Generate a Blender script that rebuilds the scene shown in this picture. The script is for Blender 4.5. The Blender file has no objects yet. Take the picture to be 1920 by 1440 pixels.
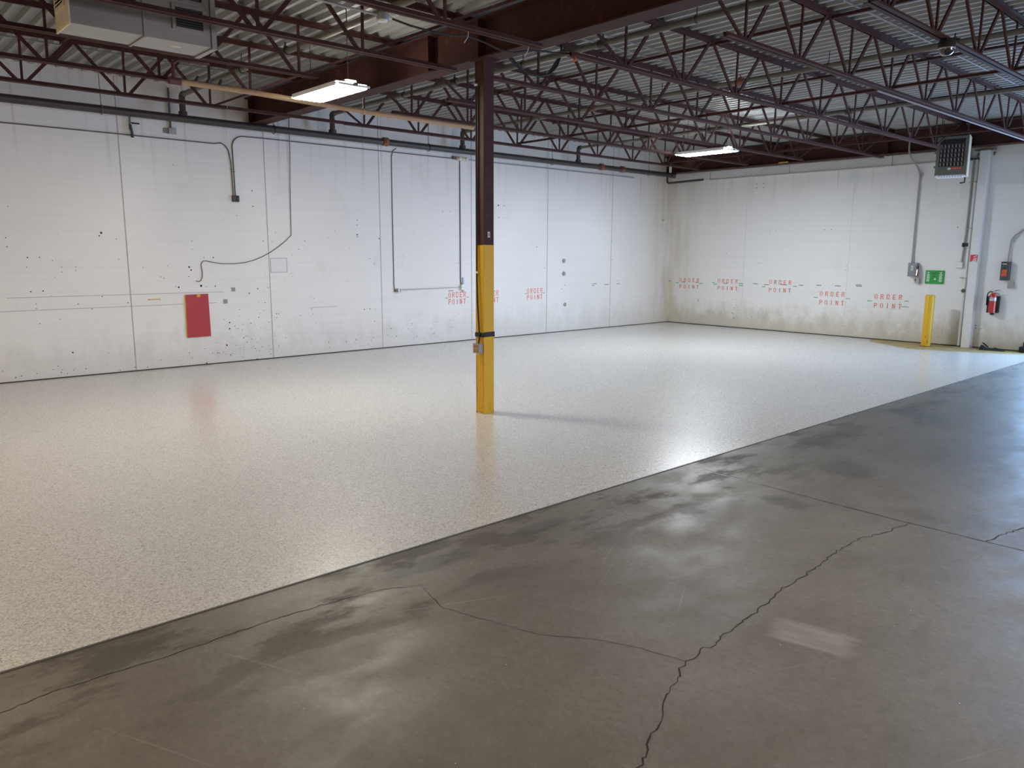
import bpy, bmesh, math, random
from mathutils import Vector, Matrix

random.seed(7)
SC = bpy.context.scene
COL = SC.collection

# ------------------------------------------------------------------ camera
YAW, PITCH, ROLL, FPX, CAMH = math.radians(47.7887), math.radians(9.6851), math.radians(0.2358), 1438.49, 1.70
fw = Vector((math.cos(YAW) * math.cos(PITCH), math.sin(YAW) * math.cos(PITCH), -math.sin(PITCH)))
rt = Vector((math.sin(YAW), -math.cos(YAW), 0))
up = rt.cross(fw)
r2 = rt * math.cos(ROLL) + up * math.sin(ROLL)
u2 = up * math.cos(ROLL) - rt * math.sin(ROLL)
cam = bpy.data.cameras.new('camera')
cam.sensor_fit = 'HORIZONTAL'
cam.sensor_width = 36
cam.lens = FPX / 1920 * 36
cam.clip_start = 0.05
cam_o = bpy.data.objects.new('camera', cam)
COL.objects.link(cam_o)
m = Matrix((r2, u2, -fw)).transposed().to_4x4()
m.translation = Vector((0, 0, CAMH))
cam_o.matrix_world = m
SC.camera = cam_o

# ------------------------------------------------------------------ world, daylight, ceiling lamps, exposure
SC.view_settings.view_transform = 'Standard'
SC.view_settings.look = 'None'
SC.view_settings.exposure = 0.0
SC.view_settings.gamma = 1.0
SC.view_settings.use_curve_mapping = False
W = bpy.data.worlds.new('world')
SC.world = W
W.use_nodes = True
bg = W.node_tree.nodes['Background']
bg.inputs[0].default_value = (0.62, 0.75, 1.0, 1)
bg.inputs[1].default_value = 0.5
SC.cycles.max_bounces = 8
SC.cycles.diffuse_bounces = 5
SC.cycles.glossy_bounces = 4
SC.cycles.sample_clamp_indirect = 4.0
SC.cycles.caustics_reflective = True
SC.cycles.caustics_refractive = False


def area(name, loc, rot, sx, sy, power, color):
    l = bpy.data.lights.new(name, 'AREA')
    l.shape = 'RECTANGLE'
    l.size, l.size_y = sx, sy
    l.energy = power
    l.color = color
    o = bpy.data.objects.new(name, l)
    o.location = loc
    o.rotation_euler = rot
    COL.objects.link(o)
    return o


DAY = (0.58, 0.74, 1.0)
WARM = (1.0, 0.78, 0.55)
COOL = (0.93, 0.97, 1.0)
NEUTRAL = (1.0, 0.93, 0.84)
PI = math.pi
# daylight through the dock doors (door in the far wall, one door in the right wall)
area('daylight_far_door', (16.05, 2.1, 1.45), (PI / 2, 0, PI / 2), 3.1, 2.8, 560, (0.34, 0.60, 1.0))
area('right_opening_light', (7.6, -9.1, 1.5), (PI / 2, 0, 0), 3.4, 2.8, 75, (0.95, 0.85, 1.0)).data.spread = math.radians(70)
area('right_opening_light', (12.9, -9.1, 1.5), (PI / 2, 0, 0), 3.0, 2.8, 25, (0.95, 0.95, 1.0)).data.spread = math.radians(90)  # second opening light, added to brighten the right and far end
area('rear_fill_light', (-9.1, 1.0, 1.6), (PI / 2, 0, -PI / 2), 3.4, 3.0, 130, (1.0, 0.60, 0.25))  # added warm fill from behind the camera, colour fitted, not daylight
# the rest of the building's ceiling fixtures, outside the picture
for lx, ly, pw, c in ((0.75, 7.3, 30, WARM), (-6.0, 7.8, 125, WARM), (-3.0, 1.8, 150, WARM), (4.42, 0.6, 80, NEUTRAL), (11.8, 0.4, 30, COOL),
                      (-3.0, -4.5, 140, WARM), (4.42, -4.5, 70, NEUTRAL), (11.8, -4.5, 20, COOL)):
    area('ceiling_lamp', (lx, ly, 3.42), (0, 0, 0), 0.36, 1.05, pw, c)
TUBE_W, TUBE_C = 165.0, 325.0      # emission of the two fixtures in view

# ------------------------------------------------------------------ materials


class NT:
    def __init__(self, name):
        self.m = bpy.data.materials.new(name)
        self.m.use_nodes = True
        self.t = self.m.node_tree
        self.b = self.t.nodes['Principled BSDF']

    def n(self, kind, **kw):
        nd = self.t.nodes.new(kind)
        for k, v in kw.items():
            if isinstance(k, str) and hasattr(nd, k):
                setattr(nd, k, v)
        return nd

    def put(self, sock, v):
        if isinstance(v, bpy.types.NodeSocket):
            self.t.links.new(v, sock)
        elif isinstance(v, (tuple, list)) and len(v) == 3 and sock.type == 'RGBA':
            sock.default_value = (*v, 1)
        else:
            sock.default_value = v

    def math(self, op, a, b=0.0, c=0.0, clamp=False):
        nd = self.n('ShaderNodeMath', operation=op)
        nd.use_clamp = clamp
        self.put(nd.inputs[0], a)
        self.put(nd.inputs[1], b)
        self.put(nd.inputs[2], c)
        return nd.outputs[0]

    def mix(self, f, a, b):
        nd = self.n('ShaderNodeMix', data_type='RGBA')
        self.put(nd.inputs[0], f)
        self.put(nd.inputs[6], a)
        self.put(nd.inputs[7], b)
        return nd.outputs[2]

    def smooth(self, v, lo, hi, a=0.0, b=1.0):
        nd = self.n('ShaderNodeMapRange', interpolation_type='SMOOTHSTEP')
        for i, x in enumerate((v, lo, hi, a, b)):
            self.put(nd.inputs[i], x)
        return nd.outputs[0]

    def pos(self):
        return self.n('ShaderNodeTexCoord').outputs['Object']

    def map(self, vec, scale=(1, 1, 1), rot=(0, 0, 0), loc=(0, 0, 0)):
        nd = self.n('ShaderNodeMapping')
        self.put(nd.inputs[0], vec)
        nd.inputs[1].default_value = loc
        nd.inputs[2].default_value = rot
        nd.inputs[3].default_value = scale
        return nd.outputs[0]

    def noise(self, vec, scale, detail=4, rough=0.55):
        nd = self.n('ShaderNodeTexNoise')
        self.put(nd.inputs['Vector'], vec)
        nd.inputs['Scale'].default_value = scale
        nd.inputs['Detail'].default_value = detail
        nd.inputs['Roughness'].default_value = rough
        return nd.outputs[0]

    def voro(self, vec, scale, feature='F1'):
        nd = self.n('ShaderNodeTexVoronoi', feature=feature)
        self.put(nd.inputs['Vector'], vec)
        nd.inputs['Scale'].default_value = scale
        return nd

    def xyz(self, vec):
        nd = self.n('ShaderNodeSeparateXYZ')
        self.put(nd.inputs[0], vec)
        return nd.outputs

    def bump(self, h, strength, dist=0.01):
        nd = self.n('ShaderNodeBump')
        nd.inputs['Strength'].default_value = strength
        nd.inputs['Distance'].default_value = dist
        self.put(nd.inputs['Height'], h)
        self.t.links.new(nd.outputs[0], self.b.inputs['Normal'])

    def set(self, **kw):
        for k, v in kw.items():
            self.put(self.b.inputs[k.replace('_', ' ')], v)
        return self.m


def plain(name, col, rough=0.5, metal=0.0, var=0.12, scale=9.0, bump=0.0, coat=0.0):
    k = NT(name)
    p = k.pos()
    n = k.noise(p, scale)
    dark = tuple(c * (1 - var) for c in col)
    lite = tuple(min(1, c * (1 + var)) for c in col)
    k.set(Base_Color=k.mix(n, dark, lite), Roughness=rough, Metallic=metal)
    if coat:
        k.set(Coat_Weight=coat, Coat_Roughness=0.15)
    if bump:
        k.bump(k.noise(p, scale * 8), bump, 0.004)
    return k.m


def wall_paint(name, u, grime, grime_amt, corner=None):
    """Painted precast panel: u = 0 when the wall runs along X, 1 along Y."""
    k = NT(name)
    p = k.pos()
    x = k.xyz(p)
    uu, z = x[u], x[2]
    flat = k.n('ShaderNodeCombineXYZ')
    k.put(flat.inputs[0], uu)
    k.put(flat.inputs[1], z)
    f = flat.outputs[0]
    col = k.mix(k.noise(f, 0.7, 3), (0.73, 0.715, 0.695), (0.80, 0.79, 0.775))
    courses = k.noise(k.map(f, (0.35, 22, 1)), 1.0, 3)
    col = k.mix(k.smooth(courses, 0.42, 0.70, 0, 0.16), col, (0.60, 0.60, 0.60))
    smear = k.noise(k.map(f, (1.0, 0.8, 1), loc=(4, 9, 0)), 1.5, 6, 0.65)
    col = k.mix(k.smooth(smear, 0.56, 0.78, 0, 0.34), col, (0.60, 0.56, 0.50))
    # grime climbing from the floor
    g = k.noise(k.map(f, (1.6, 0.9, 1)), 2.2, 6, 0.7)
    gm = k.math('SUBTRACT', k.math('MULTIPLY', g, 1.3), z)
    gm = k.smooth(gm, -0.05, 0.62, 0, grime_amt)
    col = k.mix(gm, col, grime)
    sc = k.noise(k.map(f, (2.2, 9, 1), loc=(3, 1, 0)), 4.0, 5, 0.7)
    low = k.smooth(z, 0.75, 0.05)
    col = k.mix(k.math('MULTIPLY', k.smooth(sc, 0.60, 0.70, 0, 0.55), low), col, (0.22, 0.21, 0.20))
    # rain streaks below the roof
    st = k.noise(k.map(f, (7, 0.22, 1)), 1.2, 3)
    top = k.smooth(z, 2.5, 3.9)
    col = k.mix(k.math('MULTIPLY', k.smooth(st, 0.53, 0.72, 0, 0.55), top), col, (0.33, 0.28, 0.20))
    # chips and bolt marks in clusters
    v = k.voro(f, 5.5)
    cl = k.noise(f, 0.9, 2)
    thr = k.smooth(cl, 0.40, 0.72, 0.0, 0.085)
    rnd = k.xyz(v.outputs['Color'])[0]
    spk = k.math('MULTIPLY', k.math('LESS_THAN', v.outputs['Distance'], thr), k.math('GREATER_THAN', rnd, 0.45))
    band = k.math('MULTIPLY', k.smooth(z, 0.05, 0.5), k.smooth(z, 2.3, 1.3))
    col = k.mix(k.math('MULTIPLY', k.math('MULTIPLY', spk, band), 0.75), col, (0.20, 0.18, 0.16))
    v2 = k.voro(k.map(f, (1, 1, 1), loc=(7, 3, 0)), 16.0)
    sp2 = k.math('MULTIPLY', k.math('LESS_THAN', v2.outputs['Distance'], k.smooth(cl, 0.50, 0.80, 0.0, 0.16)),
                 k.math('GREATER_THAN', k.xyz(v2.outputs['Color'])[1], 0.5))
    col = k.mix(k.math('MULTIPLY', k.math('MULTIPLY', sp2, k.smooth(z, 1.7, 0.8)), 0.6), col, (0.25, 0.24, 0.23))
    if corner is not None:      # yellowed streak of old leaks beside the corner
        d = k.math('ABSOLUTE', k.math('SUBTRACT', uu, corner))
        cm = k.math('MULTIPLY', k.smooth(d, 1.1, 0.0), k.smooth(k.noise(k.map(f, (3, 0.5, 1)), 1.6, 5), 0.3, 0.75, 0.1, 0.75))
        col = k.mix(cm, col, (0.52, 0.47, 0.34))
    k.set(Base_Color=col, Roughness=0.62)
    k.bump(k.math('ADD', k.math('MULTIPLY', courses, 0.6), k.noise(f, 60, 2)), 0.12, 0.004)
    return k.m


def epoxy_mat():
    k = NT('flake_epoxy')
    p = k.pos()
    v = k.voro(p, 125.0)
    r = k.xyz(v.outputs['Color'])
    ramp = k.n('ShaderNodeValToRGB')
    cr = ramp.color_ramp
    cr.interpolation = 'CONSTANT'
    stops = [(0.0, (0.68, 0.665, 0.63)), (0.30, (0.56, 0.545, 0.51)), (0.52, (0.76, 0.75, 0.72)), (0.68, (0.47, 0.445, 0.40)),
             (0.80, (0.62, 0.60, 0.56)), (0.91, (0.33, 0.32, 0.31)), (0.955, (0.80, 0.79, 0.77))]
    while len(cr.elements) < len(stops):
        cr.elements.new(0.5)
    for e, (q, c) in zip(cr.elements, stops):
        e.position = q
        e.color = (*c, 1)
    k.put(ramp.inputs[0], r[0])
    big = k.noise(p, 0.8, 3)
    col = k.mix(k.smooth(big, 0.3, 0.7, 0.0, 0.12), ramp.outputs[0], (0.46, 0.45, 0.42))
    k.set(Base_Color=col, Roughness=k.smooth(r[1], 0, 1, 0.26, 0.50), Coat_Weight=0.75, Coat_Roughness=0.21, Coat_IOR=1.5)
    h = k.math('ADD', r[2], k.math('MULTIPLY', k.noise(p, 45, 3), 1.2))
    k.bump(h, 0.22, 0.002)
    cb = k.n('ShaderNodeBump')
    cb.inputs['Strength'].default_value = 0.10
    cb.inputs['Distance'].default_value = 0.0016
    k.put(cb.inputs['Height'], k.noise(p, 38, 3))
    k.t.links.new(cb.outputs[0], k.b.inputs['Coat Normal'])
    return k.m


def concrete_mat():
    k = NT('old_concrete')
    p = k.pos()
    x = k.xyz(p)
    n1 = k.noise(p, 0.9, 6, 0.62)
    n2 = k.noise(k.map(p, (1, 1, 1), loc=(5, 2, 0)), 5.5, 6, 0.65)
    n3 = k.noise(p, 70, 3)
    n4 = k.noise(k.map(p, (1.5, 1, 1), loc=(1, 6, 0)), 21, 5, 0.68)
    col = k.mix(k.smooth(n1, 0.3, 0.7), (0.135, 0.115, 0.085), (0.195, 0.172, 0.136))
    col = k.mix(k.smooth(n2, 0.35, 0.75, 0, 0.45), col, (0.205, 0.190, 0.168))
    col = k.mix(k.smooth(n3, 0.40, 0.75, 0, 0.25), col, (0.075, 0.066, 0.056))
    col = k.mix(k.smooth(n4, 0.38, 0.72, 0, 0.42), col, (0.095, 0.082, 0.063))
    col = k.mix(k.smooth(n4, 0.42, 0.28, 0, 0.30), col, (0.25, 0.228, 0.19))
    # wet-looking stains in a strip along the coated area
    s = k.noise(k.map(p, (0.9, 2.1, 1), loc=(0.7, 1.3, 0)), 1.7, 8, 0.66)
    strip = k.smooth(x[1], 2.35, 3.3)
    stain = k.math('MULTIPLY', k.smooth(s, 0.49, 0.60), strip)
    col = k.mix(k.math('MULTIPLY', stain, 0.62), col, (0.060, 0.049, 0.036))
    # pale scuffed patches
    def spot(cx, cy, rx, ry, ang=0.0):
        q = k.map(k.map(p, loc=(-cx, -cy, 0)), rot=(0, 0, ang))
        q = k.map(q, scale=(1 / rx, 1 / ry, 0))
        nd = k.n('ShaderNodeVectorMath', operation='LENGTH')
        k.put(nd.inputs[0], q)
        d = k.math('ADD', nd.outputs['Value'], k.math('MULTIPLY', k.math('SUBTRACT', n2, 0.5), 1.1))
        return k.smooth(d, 1.1, 0.55)
    q = k.map(k.map(p, loc=(-3.17, -1.47, 0)), rot=(0, 0, -0.22))
    qx = k.xyz(q)
    streak = k.noise(k.map(q, (26, 2.5, 1)), 1.0, 4, 0.6)
    ex = k.math('ADD', k.math('ABSOLUTE', qx[0]), k.math('MULTIPLY', k.math('SUBTRACT', n2, 0.5), 0.10))
    ey = k.math('ADD', k.math('ABSOLUTE', qx[1]), k.math('MULTIPLY', k.math('SUBTRACT', streak, 0.5), 0.22))
    box = k.math('MULTIPLY', k.smooth(ex, 0.125, 0.085), k.smooth(ey, 0.22, 0.12))
    col = k.mix(k.math('MULTIPLY', box, k.smooth(streak, 0.25, 0.7, 0.30, 0.85)), col, (0.29, 0.27, 0.245))
    for cx, cy, rx, ry, amt, c in ((4.62, 3.02, 0.22, 0.24, 0.45, (0.30, 0.29, 0.27)),
                                   (1.93, 3.30, 0.20, 0.11, 0.40, (0.24, 0.21, 0.18)), (4.9, 2.72, 0.30, 0.14, 0.28, (0.27, 0.26, 0.24)),
                                   (1.62, 2.80, 0.24, 0.16, 0.32, (0.24, 0.215, 0.18))):
        col = k.mix(k.math('MULTIPLY', spot(cx, cy, rx, ry), amt), col, c)
    for cx, cy, rx, ry in ((3.25, 3.30, 0.28, 0.09), (4.86, 2.50, 0.13, 0.20), (7.2, 3.2, 0.7, 0.15), (6.0, 2.62, 0.26, 0.28), (2.4, 3.28, 0.35, 0.10), (9.1, 3.25, 0.8, 0.14)):
        col = k.mix(k.math('MULTIPLY', spot(cx, cy, rx, ry), 0.6), col, (0.062, 0.052, 0.040))
    # scratches
    for a, sh in ((0.4, 0), (1.15, 3.1), (-0.5, 8.3)):
        q = k.noise(k.map(k.map(p, rot=(0, 0, a), loc=(sh, sh, 0)), (0.7, 38, 1)), 1.0, 2)
        col = k.mix(k.smooth(q, 0.70, 0.76, 0, 0.28), col, (0.30, 0.285, 0.26))
    # specks of spilt flake
    v = k.voro(p, 9.0)
    sp = k.math('MULTIPLY', k.math('LESS_THAN', v.outputs['Distance'], 0.028), k.math('GREATER_THAN', k.xyz(v.outputs['Color'])[0], 0.72))
    col = k.mix(sp, col, (0.62, 0.60, 0.55))
    rough = k.smooth(k.noise(k.map(p, (1, 1.6, 1), loc=(2, 2, 0)), 1.9, 6, 0.65), 0.30, 0.72, 0.40, 0.60)
    rough = k.math('ADD', rough, k.math('MULTIPLY', stain, 0.18))
    k.set(Base_Color=col, Roughness=rough)
    k.b.inputs['Specular IOR Level'].default_value = 0.55
    k.bump(k.math('ADD', n2, k.math('MULTIPLY', n3, 0.5)), 0.10, 0.006)
    return k.m


def steel_mat(name, col, rust=0.0):
    k = NT(name)
    p = k.pos()
    n = k.noise(p, 5.0, 5)
    c = k.mix(n, tuple(v * 0.75 for v in col), tuple(v * 1.25 for v in col))
    dust = k.noise(p, 17.0, 4)
    c = k.mix(k.smooth(dust, 0.52, 0.75, 0, 0.25), c, (0.13, 0.085, 0.075))
    if rust:
        c = k.mix(k.smooth(k.noise(p, 2.4, 5), 0.62, 0.75, 0, rust), c, (0.30, 0.11, 0.04))
    k.set(Base_Color=c, Roughness=0.66)
    k.b.inputs['Specular IOR Level'].default_value = 0.16
    return k.m


def yellow_mat(name):
    k = NT(name)
    p = k.pos()
    x = k.xyz(p)
    c = k.mix(k.noise(p, 4, 4), (0.62, 0.345, 0.008), (0.70, 0.41, 0.012))
    chip = k.noise(k.map(p, (34, 34, 15)), 1.0, 4, 0.6)
    lowm = k.smooth(x[2], 0.45, 0.0, 0.0, 0.13)
    c = k.mix(k.math('GREATER_THAN', k.math('ADD', chip, lowm), 0.735), c, (0.05, 0.035, 0.03))
    k.set(Base_Color=c, Roughness=0.38)
    return k.m


def deck_mat():
    k = NT('galvanised_deck')
    p = k.pos()
    n = k.noise(k.map(p, (3, 0.5, 1)), 1.2, 4)
    c = k.mix(n, (0.28, 0.275, 0.265), (0.39, 0.385, 0.375))
    c = k.mix(k.smooth(k.noise(p, 2.0, 5), 0.60, 0.80, 0, 0.4), c, (0.20, 0.16, 0.12))
    k.set(Base_Color=c, Roughness=0.48, Metallic=0.25)
    return k.m


def emit(name, col, s):
    k = NT(name)
    k.set(Base_Color=(0.9, 0.9, 0.9), Emission_Color=col, Emission_Strength=s)
    return k.m


M = {}
M['wall_left'] = wall_paint('white_wall_paint', 0, (0.42, 0.40, 0.36), 0.36, corner=15.88)
M['wall_back'] = wall_paint('white_wall_paint_stained', 1, (0.42, 0.37, 0.26), 0.72, corner=11.72)
M['wall_plain'] = plain('white_wall_plain', (0.60, 0.59, 0.57), 0.7)
M['epoxy'] = epoxy_mat()
M['concrete'] = concrete_mat()
M['strip'] = plain('yellowed_concrete', (0.36, 0.27, 0.12), 0.6, var=0.45, scale=5, bump=0.2)
M['deck'] = deck_mat()
M['steel'] = steel_mat('red_oxide_steel', (0.066, 0.0255, 0.0215))
M['girder'] = steel_mat('red_oxide_girder', (0.058, 0.0225, 0.019), 0.35)
M['column'] = steel_mat('maroon_column_paint', (0.060, 0.0245, 0.0215))
M['darkpipe'] = plain('black_iron_pipe', (0.042, 0.032, 0.031), 0.42, var=0.3)
M['greypipe'] = plain('dusty_grey_pipe', (0.15, 0.135, 0.105), 0.5, var=0.25)
M['tan'] = plain('tan_pipe_paint', (0.40, 0.25, 0.135), 0.42, var=0.2)
M['maroonpipe'] = plain('maroon_pipe_paint', (0.10, 0.035, 0.032), 0.5)
M['rustfit'] = plain('rusty_fitting', (0.20, 0.075, 0.035), 0.6, var=0.4)
M['galv'] = plain('galvanised_sheet', (0.34, 0.325, 0.305), 0.40, 0.85, var=0.12, scale=3)
M['ductgrey'] = plain('duct_sheet', (0.36, 0.335, 0.305), 0.36, 0.92, var=0.12, scale=3)
M['cream'] = plain('cream_enamel', (0.66, 0.58, 0.42), 0.45, var=0.18)
M['dark'] = plain('dark_recess', (0.012, 0.011, 0.010), 0.7)
M['black'] = plain('black_rubber', (0.013, 0.0125, 0.012), 0.7)
M['blackcloth'] = plain('black_cloth', (0.010, 0.010, 0.011), 0.8)
M['yellow'] = yellow_mat('safety_yellow_paint')
M['white'] = plain('white_enamel', (0.72, 0.72, 0.71), 0.4, var=0.05)
M['wallwhite'] = plain('white_pilaster_paint', (0.70, 0.70, 0.69), 0.55, var=0.07, scale=3, bump=0.1)
M['grey'] = plain('grey_enamel', (0.22, 0.235, 0.25), 0.42, var=0.1)
M['greygreen'] = plain('grey_green_enamel', (0.115, 0.125, 0.105), 0.5, var=0.1)
M['darkgrey'] = plain('dark_grey_box', (0.055, 0.062, 0.060), 0.5)
M['conduit'] = plain('zinc_conduit', (0.36, 0.35, 0.34), 0.4, 0.4, var=0.15)
M['paleconduit'] = plain('pale_painted_conduit', (0.25, 0.19, 0.18), 0.75)
M['dullconduit'] = plain('dull_conduit', (0.27, 0.26, 0.255), 0.8)
M['wire'] = plain('grey_wire', (0.17, 0.15, 0.135), 0.55)
M['darkconduit'] = plain('dirty_conduit', (0.12, 0.105, 0.10), 0.5)
M['red'] = plain('red_panel_paint', (0.38, 0.028, 0.035), 0.48, var=0.15, scale=14, bump=0.08)
M['redgloss'] = plain('extinguisher_red', (0.42, 0.012, 0.012), 0.25, coat=0.6)
M['redlabel'] = plain('red_label', (0.55, 0.03, 0.03), 0.45)
M['green'] = plain('green_sign', (0.012, 0.30, 0.035), 0.45, var=0.1)
M['brightgreen'] = plain('green_paint_tick', (0.03, 0.42, 0.16), 0.6)
M['grime_green'] = plain('faded_green_tick', (0.20, 0.36, 0.27), 0.6)
M['greymark'] = plain('grey_marker', (0.16, 0.18, 0.18), 0.6)
M['orange'] = plain('orange_stencil_paint', (0.66, 0.115, 0.045), 0.6, var=0.25, scale=30)
M['coral'] = plain('coral_stencil_paint', (0.70, 0.17, 0.13), 0.6, var=0.2, scale=30)
M['ghost'] = plain('faded_stencil_paint', (0.17, 0.16, 0.15), 0.6, var=0.3, scale=30)
M['caulk'] = plain('panel_joint_caulk', (0.40, 0.385, 0.37), 0.7, var=0.4, scale=4)
M['pencil'] = plain('pencil_line', (0.40, 0.39, 0.39), 0.7, var=0.2)
M['faintjoint'] = plain('faint_panel_joint', (0.56, 0.55, 0.53), 0.7, var=0.2)
M['ochre'] = plain('ochre_paint', (0.60, 0.40, 0.03), 0.6)
M['tape'] = plain('yellow_tape', (0.62, 0.38, 0.02), 0.5)
M['hole'] = plain('drill_hole', (0.022, 0.019, 0.017), 0.9)
M['grout'] = plain('grey_patch', (0.30, 0.29, 0.28), 0.8, var=0.4, scale=60)
M['crack'] = plain('crack_dirt', (0.030, 0.022, 0.014), 0.9, var=0.4, scale=30)
M['palefill'] = plain('pale_joint_fill', (0.42, 0.40, 0.37), 0.7)
M['edge'] = plain('coating_edge', (0.085, 0.078, 0.068), 0.6)
M['brown_box'] = plain('brown_outlet_box', (0.05, 0.04, 0.033), 0.5)
M['silver'] = plain('bare_metal', (0.45, 0.45, 0.45), 0.3, 0.8)
M['receptacle'] = plain('brown_receptacle', (0.30, 0.17, 0.06), 0.5)
M['orangedecal'] = plain('orange_decal', (0.62, 0.10, 0.03), 0.5)
M['glass'] = plain('smoked_dome', (0.02, 0.02, 0.024), 0.08, coat=1.0)
M['reflector'] = plain('white_reflector', (0.80, 0.80, 0.80), 0.3, var=0.03)
M['lamp'] = emit('lit_tube_warm', (1.0, 0.975, 0.86), TUBE_W)
M['lampcool'] = emit('lit_tube_cool', (0.83, 0.90, 0.97), TUBE_C)
M['lens'] = plain('frosted_lens', (0.75, 0.78, 0.80), 0.3, var=0.02)

# ------------------------------------------------------------------ builders


class MB:
    def __init__(self):
        self.bm = bmesh.new()
        self.mi = 0

    def face(self, vs):
        try:
            f = self.bm.faces.new(vs)
            f.material_index = self.mi
            return f
        except ValueError:
            return None

    def box(self, lo, hi):
        x0, y0, z0 = lo
        x1, y1, z1 = hi
        v = [self.bm.verts.new(c) for c in ((x0, y0, z0), (x1, y0, z0), (x1, y1, z0), (x0, y1, z0),
                                            (x0, y0, z1), (x1, y0, z1), (x1, y1, z1), (x0, y1, z1))]
        for q in ((0, 3, 2, 1), (4, 5, 6, 7), (0, 1, 5, 4), (1, 2, 6, 5), (2, 3, 7, 6), (3, 0, 4, 7)):
            self.face([v[i] for i in q])
        return self

    def cbox(self, c, s):
        return self.box([c[i] - s[i] / 2 for i in range(3)], [c[i] + s[i] / 2 for i in range(3)])

    def loft(self, rings, closed=True, caps=True):
        R = [[self.bm.verts.new(p) for p in r] for r in rings]
        n = len(R[0])
        for a, b in zip(R[:-1], R[1:]):
            for i in range(n if closed else n - 1):
                j = (i + 1) % n
                self.face([a[i], a[j], b[j], b[i]])
        if caps and closed:
            self.face(R[0][::-1])
            self.face(R[-1])
        return self

    def prof(self, pts, axis, a, b):
        """Extrude a closed 2-D profile along an axis (0,1,2); the profile gives the other two coordinates in order."""
        def P(q, t):
            c = list(q)
            c.insert(axis, t)
            return tuple(c)
        return self.loft([[P(q, a) for q in pts], [P(q, b) for q in pts]])

    def tube(self, pts, r, seg=10, caps=True):
        pts = [Vector(p) for p in pts]
        rings = []
        ref = None
        for i, p in enumerate(pts):
            if i == 0:
                d = pts[1] - p
            elif i == len(pts) - 1:
                d = p - pts[i - 1]
            else:
                d = (pts[i + 1] - p).normalized() + (p - pts[i - 1]).normalized()
            d.normalize()
            if ref is None:
                ref = Vector((0, 0, 1)) if abs(d.z) < 0.9 else Vector((1, 0, 0))
            s = d.cross(ref)
            if s.length < 1e-4:
                s = d.orthogonal()
            s.normalize()
            t = s.cross(d)
            ref = t
            rr = r[i] if isinstance(r, (list, tuple)) else r
            rings.append([p + s * math.cos(a) * rr + t * math.sin(a) * rr for a in [2 * PI * k / seg for k in range(seg)]])
        return self.loft(rings, caps=caps)

    def bar(self, a, b, w, h, side=(0, 1, 0)):
        a, b = Vector(a), Vector(b)
        d = (b - a).normalized()
        s = Vector(side)
        s = (s - d * s.dot(d)).normalized() * w / 2
        t = d.cross(s).normalized() * h / 2
        return self.loft([[p + s + t, p - s + t, p - s - t, p + s - t] for p in (a, b)])

    def lathe(self, prof, c, axis=2, seg=24):
        rings = []
        for r, h in prof:
            ring = []
            for k in range(seg):
                a = 2 * PI * k / seg
                q = [r * math.cos(a), r * math.sin(a)]
                q.insert(axis, h)
                ring.append((q[0] + c[0], q[1] + c[1], q[2] + c[2]))
            rings.append(ring)
        return self.loft(rings)

    def disc(self, c, r, axis, n=10):
        q = []
        for k in range(n):
            a = 2 * PI * k / n
            v = [r * math.cos(a), r * math.sin(a)]
            v.insert(axis, 0)
            q.append(self.bm.verts.new((c[0] + v[0], c[1] + v[1], c[2] + v[2])))
        self.face(q)
        return self

    def build(self, name, mats, parent=None, bevel=0.0, smooth=False, seg=2):
        bmesh.ops.recalc_face_normals(self.bm, faces=self.bm.faces[:])
        me = bpy.data.meshes.new(name)
        self.bm.to_mesh(me)
        self.bm.free()
        for mm in (mats if isinstance(mats, list) else [mats]):
            me.materials.append(mm)
        o = bpy.data.objects.new(name, me)
        COL.objects.link(o)
        if parent:
            o.parent = parent
            me.transform(Matrix.Translation(-world_loc(parent)))
        if smooth:
            for p in me.polygons:
                p.use_smooth = True
            me.set_sharp_from_angle(angle=math.radians(40))
        if bevel:
            b = o.modifiers.new('bevel', 'BEVEL')
            b.width = bevel
            b.segments = seg
            b.limit_method = 'ANGLE'
        return o


def world_loc(o):
    v = o.location.copy()
    while o.parent:
        o = o.parent
        v = v + o.location
    return v


def tag(o, label=None, cat=None, group=None, kind=None):
    for k, v in (('label', label), ('category', cat), ('group', group), ('kind', kind)):
        if v:
            o[k] = v
    return o


def thing(name, loc, label, cat, group=None):
    o = bpy.data.objects.new(name, None)
    o.location = loc
    o.empty_display_size = 0.1
    COL.objects.link(o)
    return tag(o, label, cat, group)


def copy_tree(o, parent=None):
    c = o.copy()
    COL.objects.link(c)
    if parent:
        c.parent = parent
    for ch in list(o.children):
        copy_tree(ch, c)
    return c


def structure(o):
    return tag(o, kind='structure')


def box_obj(name, lo, hi, mat, parent=None, bevel=0.0):
    return MB().box(lo, hi).build(name, mat, parent, bevel)


YW, XW, ZD = 11.72, 15.883, 4.045          # left wall face, far wall face, underside of the roof deck
X0, Y0 = -9.0, -9.0

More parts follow.
